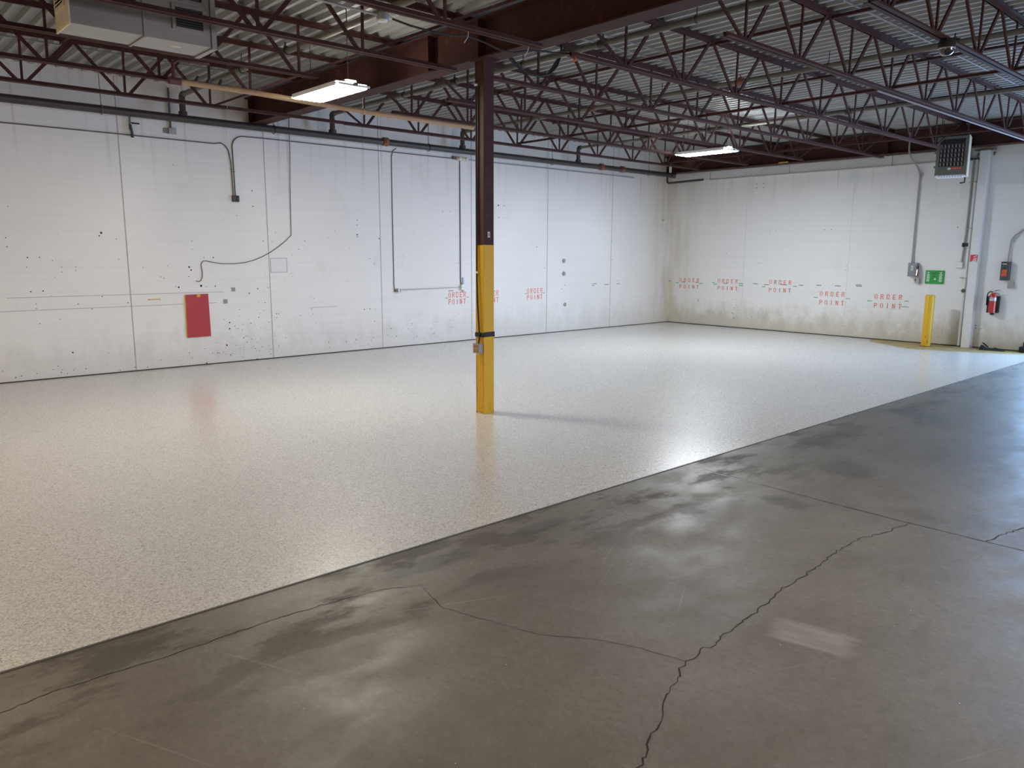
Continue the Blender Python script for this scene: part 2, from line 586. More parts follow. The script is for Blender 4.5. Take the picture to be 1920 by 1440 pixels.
# ------------------------------------------------------------------ shell
floor = structure(box_obj('floor', (X0, Y0, -0.2), (XW + 0.6, YW + 0.2, 0.0), M['concrete']))
EDGE = 3.545
coat = MB()
coat.box((X0, EDGE, 0.0005), (14.72, YW - 0.002, 0.004))
coat.loft([[(14.72, EDGE, z), (15.42, EDGE, z), (15.36, 3.75, z), (14.98, 4.65, z), (14.72, 5.45, z)] for z in (0.0005, 0.004)])
coat.loft([[(14.72, 5.45, z), (15.40, 6.45, z), (XW - 0.002, 6.62, z), (XW - 0.002, YW - 0.002, z), (14.72, YW - 0.002, z)] for z in (0.0005, 0.004)])
floor_coating = structure(coat.build('floor_coating', M['epoxy']))
edge = MB().box((X0, EDGE - 0.014, 0.0003), (15.42, EDGE, 0.0035))
edge.build('border_line', M['edge'], floor_coating)
strip = MB()
strip.loft([[(14.70, 5.46, z), (14.97, 4.64, z), (15.35, 3.74, z), (15.41, 3.2, z), (XW - 0.003, 3.2, z), (XW - 0.003, 6.64, z), (15.39, 6.47, z)] for z in (0.0004, 0.0022)])
structure(strip.build('floor_strip', M['strip']))


def ribbon(mb, pts, width, z=0.0012, jit=0.012, sub=7, seed=1):
    rnd = random.Random(seed)
    q = []
    for (x0, y0), (x1, y1) in zip(pts[:-1], pts[1:]):
        for k in range(sub):
            t = k / sub
            j = jit if k else 0
            q.append((x0 + (x1 - x0) * t + rnd.uniform(-j, j), y0 + (y1 - y0) * t + rnd.uniform(-j, j)))
    q.append(pts[-1])
    prev = None
    for i, p in enumerate(q):
        a, b = q[max(0, i - 1)], q[min(len(q) - 1, i + 1)]
        dx, dy = b[0] - a[0], b[1] - a[1]
        L = math.hypot(dx, dy) or 1
        w = width * rnd.uniform(0.45, 1.25) / 2
        v = [mb.bm.verts.new((p[0] - dy / L * s * w, p[1] + dx / L * s * w, z)) for s in (-1, 1)]
        if prev:
            mb.face([prev[0], v[0], v[1], prev[1]])
        prev = v


c = MB()
ribbon(c, [(1.75, 1.37), (1.873, 1.432), (2.085, 1.516), (2.32, 1.63), (2.565, 1.728), (2.84, 1.735), (3.104, 1.763), (3.50, 1.81), (3.864, 1.831), (4.18, 1.86), (4.472, 1.869), (4.75, 1.81), (5.07, 1.766)], 0.0065, seed=3, jit=0.014, sub=9)
c.build('floor_crack', M['crack'], floor)
c = MB()
ribbon(c, [(0.18, 3.20), (0.345, 3.217), (0.563, 3.246), (0.985, 3.226), (1.451, 3.236), (1.721, 3.219), (2.0, 3.174), (2.169, 3.084)], 0.0042, seed=5, jit=0.007, sub=10)
c.build('floor_crack', M['crack'], floor)
c = MB()
ribbon(c, [(2.169, 3.084), (2.098, 2.807), (2.205, 2.479), (2.262, 2.307), (2.398, 2.139), (2.51, 1.926), (2.565, 1.728)], 0.0028, seed=6, jit=0.006, sub=9)
c.build('floor_crack', M['crack'], floor)
c = MB()
ribbon(c, [(5.07, 1.335), (5.28, 1.306), (5.51, 1.252), (5.9, 1.2), (6.3, 1.05)], 0.008, seed=8, jit=0.012)
c.build('floor_crack', M['crack'], floor)
c = MB()
ribbon(c, [(5.12, 3.53), (5.115, 3.0), (5.075, 2.4), (5.06, 1.77), (5.07, 1.1), (5.06, 0.2), (5.06, -3.0)], 0.0075, seed=9, jit=0.0025)
c.build('control_joint', M['crack'], floor)
c = MB()
ribbon(c, [(5.112, 3.53), (5.108, 3.2), (5.10, 2.85)], 0.010, z=0.0016, seed=12, jit=0.002)
c.build('joint_filler', M['palefill'], floor)

wall_left = structure(box_obj('wall_left', (X0, YW, -0.2), (XW + 0.3, YW + 0.2, ZD + 0.05), M['wall_left']))
wb = MB()
wb.box((XW, 3.72, -0.2), (XW + 0.25, YW + 0.2, ZD + 0.05))
wb.box((XW, Y0, -0.2), (XW + 0.25, 0.5, ZD + 0.05))
wb.box((XW, 0.5, 3.0), (XW + 0.25, 3.72, ZD + 0.05))
wall_back = structure(wb.build('wall_back', M['wall_back']))
wr = MB()
for a, b, lo, hi in ((X0, -0.8, 0, ZD), (2.8, 5.8, 0, ZD), (9.4, 11.3, 0, ZD), (14.5, XW, 0, ZD), (-0.8, 2.8, 3.0, ZD), (5.8, 9.4, 3.0, ZD), (11.3, 14.5, 3.0, ZD)):
    wr.box((a, Y0 - 0.2, lo - 0.0), (b, Y0, hi + 0.05))
structure(wr.build('wall_right', M['wall_plain']))
wr = MB()
for a, b, lo, hi in ((Y0, -0.8, 0, ZD), (2.8, YW, 0, ZD), (-0.8, 2.8, 3.2, ZD)):
    wr.box((X0 - 0.2, a, lo), (X0, b, hi + 0.05))
structure(wr.build('wall_rear', M['wall_plain']))

# roof deck: trapezoid ribs running from the left wall to the right wall
ck = MB()
pitch, x = 0.152, X0
prof = []
while x < XW + 0.2:
    prof += [(x, ZD + 0.048), (x + 0.074, ZD + 0.048), (x + 0.092, ZD), (x + 0.134, ZD)]
    x += pitch
ck.loft([[(px, Y0, pz) for px, pz in prof], [(px, YW + 0.1, pz) for px, pz in prof]], closed=False, caps=False)
top = ZD + 0.065
ck.box((X0, Y0, top), (XW + 0.3, YW + 0.2, top + 0.08))
ceiling = structure(ck.build('ceiling', M['deck']))

# panel joints, pencil lines, bolt holes and stencils on the two white walls
j = MB()
for u in (3.331, 5.417, 7.493, 9.556, 11.621, 13.687, 1.2, -0.9, -3.0):
    j.box((u - 0.007, YW - 0.0025, 0.0), (u + 0.007, YW + 0.001, ZD))
j.build('panel_joint', M['caulk'], wall_left)
j = MB()
for u in (9.62, 7.21, 13.0):
    if u < 11.7:
        j.box((XW - 0.002, u - 0.003, 0.0), (XW + 0.001, u + 0.003, 3.36))
j.build('panel_joint', M['faintjoint'], wall_back)
j = MB()
j.box((X0, YW - 0.012, 0.003), (XW, YW, 0.016))
j.build('floor_joint', M['crack'], wall_left)
j = MB()
j.box((XW - 0.012, 3.72, 0.003), (XW, YW, 0.02))
j.build('floor_joint', M['crack'], wall_back)
j = MB()
for a, b, z0, z1 in ((1.84, 4.668, 1.102, 1.098), (-0.5, 4.55, 0.925, 0.936), (6.1, 6.6, 0.79, 0.795)):
    j.bar((a, YW - 0.001, z0), (b, YW - 0.001, z1), 0.003, 0.008)
for a, b, z0, z1 in ((5.442, 5.720, 1.60, 1.605), (5.440, 5.712, 1.380, 1.384)):
    j.bar((a, YW - 0.001, z0), (b, YW - 0.001, z1), 0.003, 0.010)
for a, z0, z1 in ((5.441, 1.38, 1.60), (5.716, 1.384, 1.605)):
    j.bar((a, YW - 0.001, z0), (a, YW - 0.001, z1), 0.003, 0.010)
j.build('layout_line', M['pencil'], wall_left)
sq = MB().box((5.448, YW - 0.002, 1.386), (5.708, YW, 1.598)).build('painted_patch', M['white'], wall_left)
MB().box((3.556, YW - 0.002, 1.010), (3.735, YW, 1.026)).build('paint_dash', M['ochre'], wall_left)

HL = [(5.195, 2.63, 0.01), (5.198, 2.396, 0.01), (2.117, 1.618, 0.0093), (2.254, 1.618, 0.0074), (2.117, 1.177, 0.0093), (2.258, 1.181, 0.0093), (2.097, 1.494, 0.0056), (2.495, 1.427, 0.0056), (2.665, 1.445, 0.0056), (2.5, 1.491, 0.0037), (2.668, 1.492, 0.0037), (2.162, 1.012, 0.0056), (2.163, 0.956, 0.0056), (2.658, 0.992, 0.0075), (2.823, 0.919, 0.0075), (2.962, 1.086, 0.0075), (3.29, 0.985, 0.0076), (3.202, 1.87, 0.0057), (3.215, 1.591, 0.0057), (1.901, 1.868, 0.0074), (1.904, 1.754, 0.0074), (1.958, 2.261, 0.0037), (4.231, 1.858, 0.0058), (4.231, 1.737, 0.0058), (4.535, 1.616, 0.0098), (4.394, 1.619, 0.0078), (4.327, 1.197, 0.0175), (4.0, 1.183, 0.0135), (4.538, 1.186, 0.0098), (4.401, 1.181, 0.0059), (4.155, 1.338, 0.0077), (4.169, 1.476, 0.0136), (4.195, 1.433, 0.0116), (5.207, 1.13, 0.01), (5.066, 1.062, 0.0099), (5.335, 1.869, 0.008), (5.479, 1.859, 0.006), (6.047, 1.879, 0.0082), (5.935, 1.748, 0.0082), (5.81, 1.655, 0.0061), (5.499, 0.718, 0.0081), (5.538, 0.719, 0.0081), (6.143, 0.686, 0.0062), (4.727, 0.622, 0.0118), (4.722, 0.527, 0.0119), (4.646, 0.674, 0.0059), (4.933, 0.583, 0.006), (5.065, 0.594, 0.008), (4.919, 0.493, 0.006), (4.94, 0.371, 0.008), (4.985, 0.398, 0.006), (4.664, 0.276, 0.0138), (4.514, 0.169, 0.0079), (4.604, 0.17, 0.0059), (2.539, 0.339, 0.0113), (5.138, 0.017, 0.01), (4.337, 0.024, 0.0098), (4.936, 2.249, 0.0059), (4.724, 2.185, 0.0059), (3.863, 1.492, 0.0058), (3.526, 1.476, 0.0038), (4.034, 2.927, 0.0058), (3.018, 1.951, 0.0151), (2.991, 1.911, 0.0094), (2.183, 0.752, 0.0056), (4.783, 1.156, 0.0059), (7.042, 2.24, 0.0095), (7.032, 2.165, 0.0076), (7.03, 2.0, 0.0133), (7.033, 1.964, 0.0095), (10.246, 2.63, 0.0173), (10.401, 2.63, 0.0087), (10.255, 2.393, 0.0108), (10.392, 2.391, 0.0065), (8.868, 2.458, 0.0082), (9.035, 2.464, 0.0062), (8.213, 2.038, 0.006), (7.467, 1.941, 0.0116), (7.268, 1.594, 0.0077), (7.356, 1.51, 0.0077), (7.949, 1.64, 0.0079), (7.946, 1.513, 0.0079), (11.318, 1.825, 0.0113), (13.693, 1.984, 0.0125), (6.798, 1.219, 0.0057), (7.773, 2.175, 0.0059), (7.132, 0.717, 0.0096), (7.241, 0.719, 0.0096), (7.35, 0.708, 0.0077), (12.163, 1.011, 0.0094), (12.082, 0.936, 0.0094), (15.581, 2.5, 0.0163), (15.63, 2.523, 0.0136)]
HB = [(9.016, 2.199, 0.0087), (8.863, 2.203, 0.0086), (10.084, 1.707, 0.0089), (7.758, 2.208, 0.0084), (7.618, 2.212, 0.0084), (10.804, 0.568, 0.0114), (10.806, 0.605, 0.0091), (9.809, 0.458, 0.0089), (9.862, 0.338, 0.0111), (9.813, 0.327, 0.0089), (9.808, 0.228, 0.0111), (9.716, 0.234, 0.0067), (9.349, 0.285, 0.0088), (11.476, 3.328, 0.0117), (11.31, 3.353, 0.0093), (11.376, 3.357, 0.0093), (11.473, 3.256, 0.0117), (11.305, 3.257, 0.0116), (11.251, 3.232, 0.0116), (11.468, 3.166, 0.0117), (11.318, 3.168, 0.0116), (9.407, 3.237, 0.011), (9.232, 3.243, 0.011), (9.402, 3.155, 0.011), (9.234, 3.151, 0.0109), (11.649, 3.005, 0.0094), (9.881, 0.648, 0.0067), (8.63, 0.523, 0.0065), (11.753, 3.29, 0.0071), (7.313, 3.265, 0.0117), (7.129, 3.263, 0.0116), (7.305, 3.174, 0.0117), (7.132, 3.17, 0.0116), (5.205, 2.948, 0.0112), (5.026, 2.944, 0.0111), (5.21, 2.848, 0.0089), (5.034, 2.848, 0.0089), (5.211, 2.766, 0.0112), (5.031, 2.757, 0.0111), (5.213, 2.208, 0.0111), (4.744, 0.414, 0.0111), (4.74, 0.367, 0.0111), (4.649, 0.358, 0.0066), (7.244, 1.486, 0.007), (7.242, 1.382, 0.007)]
m_ = MB()
for u, z, r in HL:
    m_.disc((u, YW - 0.0012, z), max(r, 0.006), 1, 8)
rs_ = random.Random(11)
for cx, cz, sx, sz, cnt, rr in ((5.15, 0.45, 0.28, 0.30, 70, 0.006), (4.85, 0.2, 0.4, 0.10, 30, 0.007), (7.9, 0.22, 0.6, 0.14, 40, 0.008), (5.7, 1.3, 0.3, 0.3, 22, 0.005),
                               (3.0, 0.12, 1.2, 0.08, 40, 0.007), (9.5, 0.2, 0.9, 0.15, 26, 0.007), (6.3, 1.45, 0.4, 0.4, 18, 0.006), (1.9, 1.25, 0.5, 0.25, 14, 0.005)):
    for _ in range(cnt):
        u, z = rs_.gauss(cx, sx), rs_.gauss(cz, sz)
        if 0.03 < z < 2.2 and not (4.03 < u < 4.46 and 0.4 < z < 1.1):
            m_.disc((u, YW - 0.0012, z), rr * rs_.uniform(0.4, 1.2), 1, 6)
m_.build('wall_hole', M['hole'], wall_left)
m_ = MB()
for u, z, r in HB:
    m_.disc((XW - 0.0012, u, z), max(r, 0.007), 0, 8)
m_.build('wall_hole', M['hole'], wall_back)

# stencilled letters: strokes on a 4 x 6 grid with the bridges of a cut stencil
GLYPH = {
    'O': [(0, 1, 0.9, 5), (3.1, 1, 4, 5), (0.6, 5.1, 1.6, 6), (2.4, 5.1, 3.4, 6), (0.6, 0, 1.6, .9), (2.4, 0, 3.4, .9)],
    'R': [(0, 0, .95, 6), (1.3, 5.1, 3.2, 6), (3.1, 3.4, 4, 5.5), (1.3, 2.6, 3.3, 3.5), (2.6, 1.3, 3.5, 2.3), (3.1, 0, 4, 1.3)],
    'D': [(0, 0, .95, 6), (1.3, 5.1, 3.3, 6), (1.3, 0, 3.3, .9), (3.1, .7, 4, 2.7), (3.1, 3.2, 4, 5.3)],
    'E': [(0, 0, .95, 6), (1.3, 5.1, 3.8, 6), (1.3, 2.6, 3.3, 3.5), (1.3, 0, 3.8, .9)],
    'P': [(0, 0, .95, 6), (1.3, 5.1, 3.3, 6), (3.1, 3.2, 4, 5.4), (1.3, 2.5, 3.3, 3.4)],
    'I': [(1.5, 0, 2.5, 6)],
    'N': [(0, 0, .9, 6), (3.1, 0, 4, 6), (1.1, 3.6, 1.9, 5.4), (1.6, 2.2, 2.4, 4.0), (2.1, .8, 2.9, 2.6)],
    'T': [(0, 5.1, 1.3, 6), (2.7, 5.1, 4, 6), (1.5, 0, 2.5, 5.9)],
}


def stencil(u0, u1, z_top, h, gap, wall, paint, ghosts='', tilt=0.0):
    """ORDER over POINT between u0 (left as read) and u1 on a wall; ghosts = indexes of letters worn to grey."""
    mb = MB()
    sgn = 1 if u1 > u0 else -1
    lw = 0.056
    step = (abs(u1 - u0) - lw) / 4
    for row, word in enumerate(('ORDER', 'POINT')):
        zb = z_top - h - row * (h + gap)
        for i, ch in enumerate(word):
            mb.mi = 1 if str(row * 5 + i) in ghosts.split() else 0
            for a, b, c2, d in GLYPH[ch]:
                ua = u0 + sgn * (i * step + a / 4 * lw)
                ub = u0 + sgn * (i * step + c2 / 4 * lw)
                za, zc = zb + b / 6 * h + tilt * i, zb + d / 6 * h + tilt * i
                lo, hi = min(ua, ub), max(ua, ub)
                if wall is wall_left:
                    mb.box((lo, YW - 0.0022, za), (hi, YW - 0.0002, zc))
                else:
                    mb.box((XW - 0.0022, lo, za), (XW - 0.0002, hi, zc))
    o = mb.build('stencil_lettering', [paint, M['ghost']], wall)
    o['label'] = 'red stencilled words ORDER POINT'
    return o


for u0, u1, z in ((8.985, 9.405, 0.958), (9.84, 10.25, 0.958), (11.045, 11.49, 0.972)):
    stencil(u0, u1, z, 0.105, 0.026, wall_left, M['coral'])
for u0, u1, z, h, gap, gh in ((11.365, 10.81, 1.112, 0.088, 0.070, ''), (10.28, 9.755, 1.120, 0.090, 0.078, '7'), (8.955, 8.435, 1.132, 0.094, 0.080, '1 7 9'),
                              (7.765, 7.240, 0.925, 0.098, 0.082, ''), (6.62, 6.09, 0.918, 0.098, 0.082, '')):
    stencil(u0, u1, z, h, gap, wall_back, M['orange'], gh)


def dashes(name, mat, wall, L):
    mb = MB()
    for a, b, z in L:
        lo, hi = min(a, b), max(a, b)
        if wall is wall_left:
            mb.box((lo, YW - 0.0018, z - 0.007), (hi, YW - 0.0002, z + 0.007))
        else:
            mb.box((XW - 0.0018, lo, z - 0.008), (XW - 0.0002, hi, z + 0.008))
    mb.build(name, mat, wall)


dashes('paint_dash', M['grime_green'], wall_left, [(8.897, 8.973, .85), (9.42, 9.483, .85), (10.98, 11.05, .866), (11.49, 11.57, .866)])
dashes('paint_dash', M['greymark'], wall_left, [(8.985, 9.10, .985), (13.06, 13.21, 1.022), (13.06, 13.14, .985), (13.48, 13.64, .995), (13.91, 14.02, 1.003)])
dashes('paint_dash', M['brightgreen'], wall_back, [(11.485, 11.40, .995), (10.80, 10.70, 1.0), (10.44, 10.37, 1.03), (10.41, 10.30, .992), (9.73, 9.61, 1.03), (9.72, 9.61, .985), (9.13, 9.04, .975), (8.385, 8.30, 1.01),
                                                   (7.90, 7.81, .793), (6.76, 6.66, .773)])
dashes('paint_dash', M['grime_green'], wall_back, [(7.20, 7.11, .797), (6.04, 5.955, .80), (6.10, 5.95, .69)])
dashes('paint_dash', M['greymark'], wall_back, [(11.70, 11.63, 1.027), (9.36, 9.24, 1.035), (9.09, 8.96, 1.022), (8.25, 8.15, 1.037), (7.86, 7.75, 1.05), (7.45, 7.33, 1.052), (7.02, 6.90, 1.085), (7.01, 6.89, 1.06),
                                                (11.30, 11.20, 1.015), (10.90, 10.82, 1.018), (10.12, 10.02, 1.02), (8.68, 8.53, 1.038)])
# bolted embed plates showing as outlines
for u0, u1, z0, z1 in ((7.10, 7.32, 3.13, 3.37), (5.02, 5.225, 2.72, 2.985), (11.23, 11.52, 3.14, 3.37)):
    MB().box((XW - 0.006, u0, z0), (XW, u1, z1)).build('embed_plate', M['wallwhite'], wall_back, 0.002)

# ledger band along the head of the far wall
lg = MB()
for a, b in ((YW - 0.02, 10.615), (10.605, 8.63), (8.62, 6.49), (6.48, 5.12)):
    lg.box((XW - 0.028, b + 0.004, 3.415), (XW, a - 0.004, 3.60))
lg.box((XW - 0.05, 5.10, 3.385), (XW, 10.62, 3.412))
structure(lg.build('trim_1', M['wallwhite'], None, 0.003))

# ------------------------------------------------------------------ girders and column
def ibeam(name, xc, y0, y1, z0, z1, wf, mat):
    t, tw = 0.016, 0.012
    h = wf / 2
    P = [(xc - h, z0), (xc + h, z0), (xc + h, z0 + t), (xc + tw / 2, z0 + t), (xc + tw / 2, z1 - t), (xc + h, z1 - t), (xc + h, z1), (xc - h, z1), (xc - h, z1 - t), (xc - tw / 2, z1 - t), (xc - tw / 2, z0 + t), (xc - h, z0 + t)]
    return MB().prof(P, 1, y0, y1).build(name, mat, None, 0.002, seg=1)


GX, GBX = 5.255, 15.66
g = ibeam('steel_girder', GX, Y0 + 0.01, YW - 0.002, 3.60, 3.99, 0.22, M['girder'])
tag(g, 'deep red brown steel beam crossing the ceiling over the yellow column', 'beam')
for y in (6.205, 7.04, 11.6):
    for s in (-1, 1):
        MB().box((GX + s * 0.008 if s > 0 else GX - 0.105, y - 0.006, 3.616), (GX + 0.105 if s > 0 else GX - 0.008, y + 0.006, 3.974)).build('stiffener_plate', M['girder'], g)
rp = MB().box((GX - 0.10, 6.28, 3.615), (GX - 0.094, 6.9, 3.64)).build('splice_plate', M['girder'], g)
g2 = ibeam('steel_girder', GBX, Y0 + 0.01, YW - 0.002, 3.60, 3.99, 0.22, M['girder'])
tag(g2, 'red brown steel beam lying along the top of the far stained wall', 'beam')
for y in (8.62, 6.48):
    MB().box((GBX - 0.105, y - 0.006, 3.616), (GBX - 0.008, y + 0.006, 3.974)).build('stiffener_plate', M['girder'], g2)
MB().box((GBX - 0.112, 8.5, 3.602), (GBX - 0.109, 8.72, 3.63)).build('paint_mark', M['ochre'], g2)

CX, CY = 5.238, 6.206
col = thing('steel_column', (CX, CY, 0), 'steel column painted yellow below and dark maroon above, standing in the middle of the coated floor', 'column')


def hsec(x, y, wx, dy, tf=0.012, tw=0.010):
    a, b = wx / 2, dy / 2
    return [(x - a, y - b), (x + a, y - b), (x + a, y - b + tf), (x + tw, y - b + tf), (x + tw, y + b - tf), (x + a, y + b - tf), (x + a, y + b), (x - a, y + b), (x - a, y + b - tf), (x - tw, y + b - tf), (x - tw, y - b + tf), (x - a, y - b + tf)]


YELLOW_TOP = 1.782
MB().prof(hsec(CX, CY, 0.136, 0.132), 2, YELLOW_TOP, 3.585).build('upper_shaft', M['column'], col, 0.0015, seg=1)
lowsh = MB().prof(hsec(CX, CY, 0.139, 0.135), 2, 0.0, YELLOW_TOP).build('lower_shaft', M['yellow'], col, 0.002, seg=1)
lowsh['label'] = 'yellow lower part of the column'
MB().box((CX - 0.066, CY - 0.05, 0.0), (CX - 0.052, CY + 0.054, 1.780)).build('web_cover', M['yellow'], col)
MB().box((CX - 0.064, CY - 0.052, 1.784), (CX - 0.052, CY + 0.053, 3.582)).build('upper_cover', M['column'], col)
MB().box((CX - 0.09, CY - 0.12, 3.584), (CX + 0.09, CY + 0.12, 3.600)).build('cap_plate', M['column'], col, 0.002)
wl = MB().box((CX - 0.016, CY - 0.0695, 1.858), (CX + 0.012, CY - 0.0655, 1.915)).build('label_plate', M['white'], col)
wl['label'] = 'small white plate'
MB().cbox((CX - 0.002, CY - 0.0705, 1.886), (0.014, 0.001, 0.034)).build('label_print', M['greymark'], wl)

pd = thing('power_cord', (CX - 0.08, CY, 0.70), 'black power cord running down the yellow column to a metal outlet box', 'power cord')
xf = CX - 0.078
MB().tube([(xf, 6.248, 3.36), (xf, 6.245, 3.0), (xf + 0.002, 6.247, 2.4), (xf, 6.241, 1.80), (xf - 0.004, 6.238, 1.45), (xf - 0.006, 6.222, 1.15), (xf - 0.004, 6.206, 0.92), (xf - 0.004, 6.198, 0.84), (xf - 0.014, 6.198, 0.757)], 0.0085, 8).build('cord', M['black'], pd, smooth=True)
for z in (3.36, 1.50):
    MB().cbox((xf - 0.004, 6.24, z), (0.02, 0.035, 0.02)).build('cord_clip', M['white'], pd, 0.003)
st = MB()
z0, z1 = 0.825, 0.872
st.box((CX - 0.0755, CY - 0.0735, z0), (CX - 0.0715, CY + 0.0735, z1))
st.box((CX - 0.0755, CY - 0.0735, z0 + 0.004), (CX + 0.0755, CY - 0.0695, z1 + 0.008))
st.box((CX + 0.0715, CY - 0.0735, z0), (CX + 0.0755, CY + 0.0735, z1))
st.box((CX - 0.0755, CY + 0.0695, z0), (CX + 0.0755, CY + 0.0735, z1))
st.build('strap', M['black'], pd, 0.001)
bx, by, bz = CX - 0.105, CY - 0.008, 0.708
ob = MB().box((bx - 0.022, by - 0.052, bz - 0.052), (bx + 0.030, by + 0.052, bz + 0.052)).build('outlet_box', M['silver'], pd, 0.004)
fp = MB().box((bx - 0.025, by - 0.050, bz - 0.050), (bx - 0.0215, by + 0.050, bz + 0.050)).build('cover_plate', M['conduit'], ob, 0.002)
for sy in (-1, 1):
    for sz in (-1, 1):
        MB().cbox((bx - 0.0265, by + sy * 0.023, bz + sz * 0.024), (0.004, 0.032, 0.034)).build('receptacle', M['receptacle'], ob, 0.006)

# ------------------------------------------------------------------ open web joists
NODES = [6.20, 7.16, 8.20, 9.22, 10.25, 11.28, 12.32, 13.36, 14.36]
XA, XB = GX + 0.01, GBX - 0.02


def make_joist():
    root = thing('steel_joist', (XA, 0, 3.50), 'x', 'joist', 'open web joists under the roof deck')
    S = M['steel']
    zb, zt = 3.50, 4.043
    b = MB()
    for s in (-1, 1):
        i, o = s * 0.009, s * 0.047
        b.prof([(i, zb), (o, zb), (o, zb + 0.005), (i + s * 0.005, zb + 0.005), (i + s * 0.005, zb + 0.040), (i, zb + 0.040)], 0, NODES[0] - 0.30, NODES[-1] + 0.22)
    b.build('bottom_chord', S, root)
    t = MB()
    for s in (-1, 1):
        i, o = s * 0.009, s * 0.052
        t.prof([(i, zt), (o, zt), (o, zt - 0.006), (i + s * 0.006, zt - 0.006), (i + s * 0.006, zt - 0.045), (i, zt - 0.045)], 0, XA, XB)
    t.build('top_chord', S, root)
    for x0, x1 in ((XA - 0.0, XA + 0.14), (XB - 0.14, XB)):
        MB().box((x0, -0.05, 3.991), (x1, 0.05, zt - 0.03)).build('bearing_seat', S, root)
    zc, zh = zb + 0.022, zt - 0.024
    tops = [(a + c2) / 2 for a, c2 in zip(NODES[:-1], NODES[1:])]
    for k, nx in enumerate(NODES):
        MB().bar((nx + 0.012, 0, zc), (nx + 0.020, 0, zh), 0.016, 0.024).build('vertical_strut', S, root)
        if k > 0:
            MB().bar((nx - 0.035, 0, zc), (tops[k - 1] + 0.02, 0, zh), 0.018, 0.034).build('diagonal_strut', S, root)
        if k < len(tops):
            MB().bar((nx + 0.055, 0, zc), (tops[k] - 0.02, 0, zh), 0.018, 0.034).build('diagonal_strut', S, root)
    MB().bar((NODES[0] - 0.02, 0, zc), (XA + 0.12, 0, zh), 0.018, 0.026).build('end_diagonal', S, root)
    MB().bar((NODES[-1] + 0.05, 0, zc), (XB - 0.12, 0, zh), 0.018, 0.026).build('end_diagonal', S, root)
    return root


j0 = make_joist()
MID = [(2.67, 'joist beyond the column beam with the dark round dome hung under it'),
       (3.87, 'joist beyond the column beam with a long pale conduit strapped under it'),
       (5.20, 'joist beyond the column beam with a small orange fitting near its start'),
       (6.44, 'joist beyond the column beam starting beside the top of the yellow column'),
       (7.68, 'joist beyond the column beam, third out from the left wall, above the far lamp'),
       (8.87, 'joist beyond the column beam, second out from the long left wall'),
       (10.07, 'joist beyond the column beam, next to the dark pipe along the left wall')]
NEAR = [(5.20, 'joist before the column beam carrying the small ceiling box and drooping cable'),
        (6.44, 'joist before the column beam, passing in front of the duct'),
        (7.68, 'joist before the column beam, passing behind the duct'),
        (8.87, 'joist before the column beam with the tan pipe starting under it'),
        (10.07, 'joist before the column beam, closest to the dark pipe on the left wall')]
first = True
for off, L in ((0.0, MID), (-(XB - XA) - 0.02, NEAR)):
    for y, lab in L:
        o = j0 if first else copy_tree(j0)
        first = False
        o.location = (XA + off, y, 3.50)
        o['label'] = lab
        o['group'] = 'joists of the far bay' if off == 0 else 'joists of the near bay'
        if y in (5.20, 6.44):       # the bottom chords of the two joists flanking the column run on to the beam
            for a, b2 in (((5.43, NODES[0] - 0.30), (NODES[-1] + 0.22, 15.3 if y > 6 else 14.72)) if off == 0 else ((NODES[-1] + 0.22 + off, 5.06),)):
                e = MB()
                for sg in (-1, 1):
                    i, q = y + sg * 0.009, y + sg * 0.047
                    e.prof([(i, 3.5), (q, 3.5), (q, 3.505), (i + sg * 0.005, 3.505), (i + sg * 0.005, 3.54), (i, 3.54)], 0, a, b2)
                e.build('chord_extension', M['steel'], o)

# ------------------------------------------------------------------ bridging bars across the joists
for x, z, y0, y1, lab in ((7.72, 3.985, 1.3, 10.15, 'dark bridging bar across the joist tops, first beyond the column beam'),
                          (10.15, 3.985, 1.3, 10.15, 'dark bridging bar across the joist tops, second beyond the column beam'),
                          (12.7, 3.985, 1.3, 10.15, 'dark bridging bar across the joist tops, closest to the far wall'),
                          (9.28, 3.548, 1.3, 10.15, 'dark bridging bar lying on the joist bottoms before the far lamp'),
                          (13.42, 3.548, 1.3, 10.15, 'dark bridging bar lying on the joist bottoms between the far lamp and the far wall'),
                          (2.35, 3.985, 5.0, 10.15, 'dark bridging bar across the near joist tops above the duct')):
    b = MB()
    P = [(x, z), (x + 0.032, z), (x + 0.032, z + 0.004), (x + 0.004, z + 0.004), (x + 0.004, z + 0.030), (x, z + 0.030)]
    b.prof(P, 1, y0, y1)
    tag(b.build('bridging_bar', M['steel']), lab, 'bridging bar', 'bridging bars between joists')

# ------------------------------------------------------------------ sprinkler pipes


def ring_hanger(mb, c, r, axis, ztop):
    """a loop round the pipe and a rod up to the structure"""
    q = []
    for k in range(13):
        a = 2 * PI * k / 12
        q.append((c[0] + (math.cos(a) * r if axis == 1 else 0), c[1] + (math.cos(a) * r if axis == 0 else 0), c[2] + math.sin(a) * r))
    mb.tube(q, 0.006, 6)
    mb.tube([(c[0], c[1], c[2] + r), (c[0], c[1], ztop)], 0.005, 6)


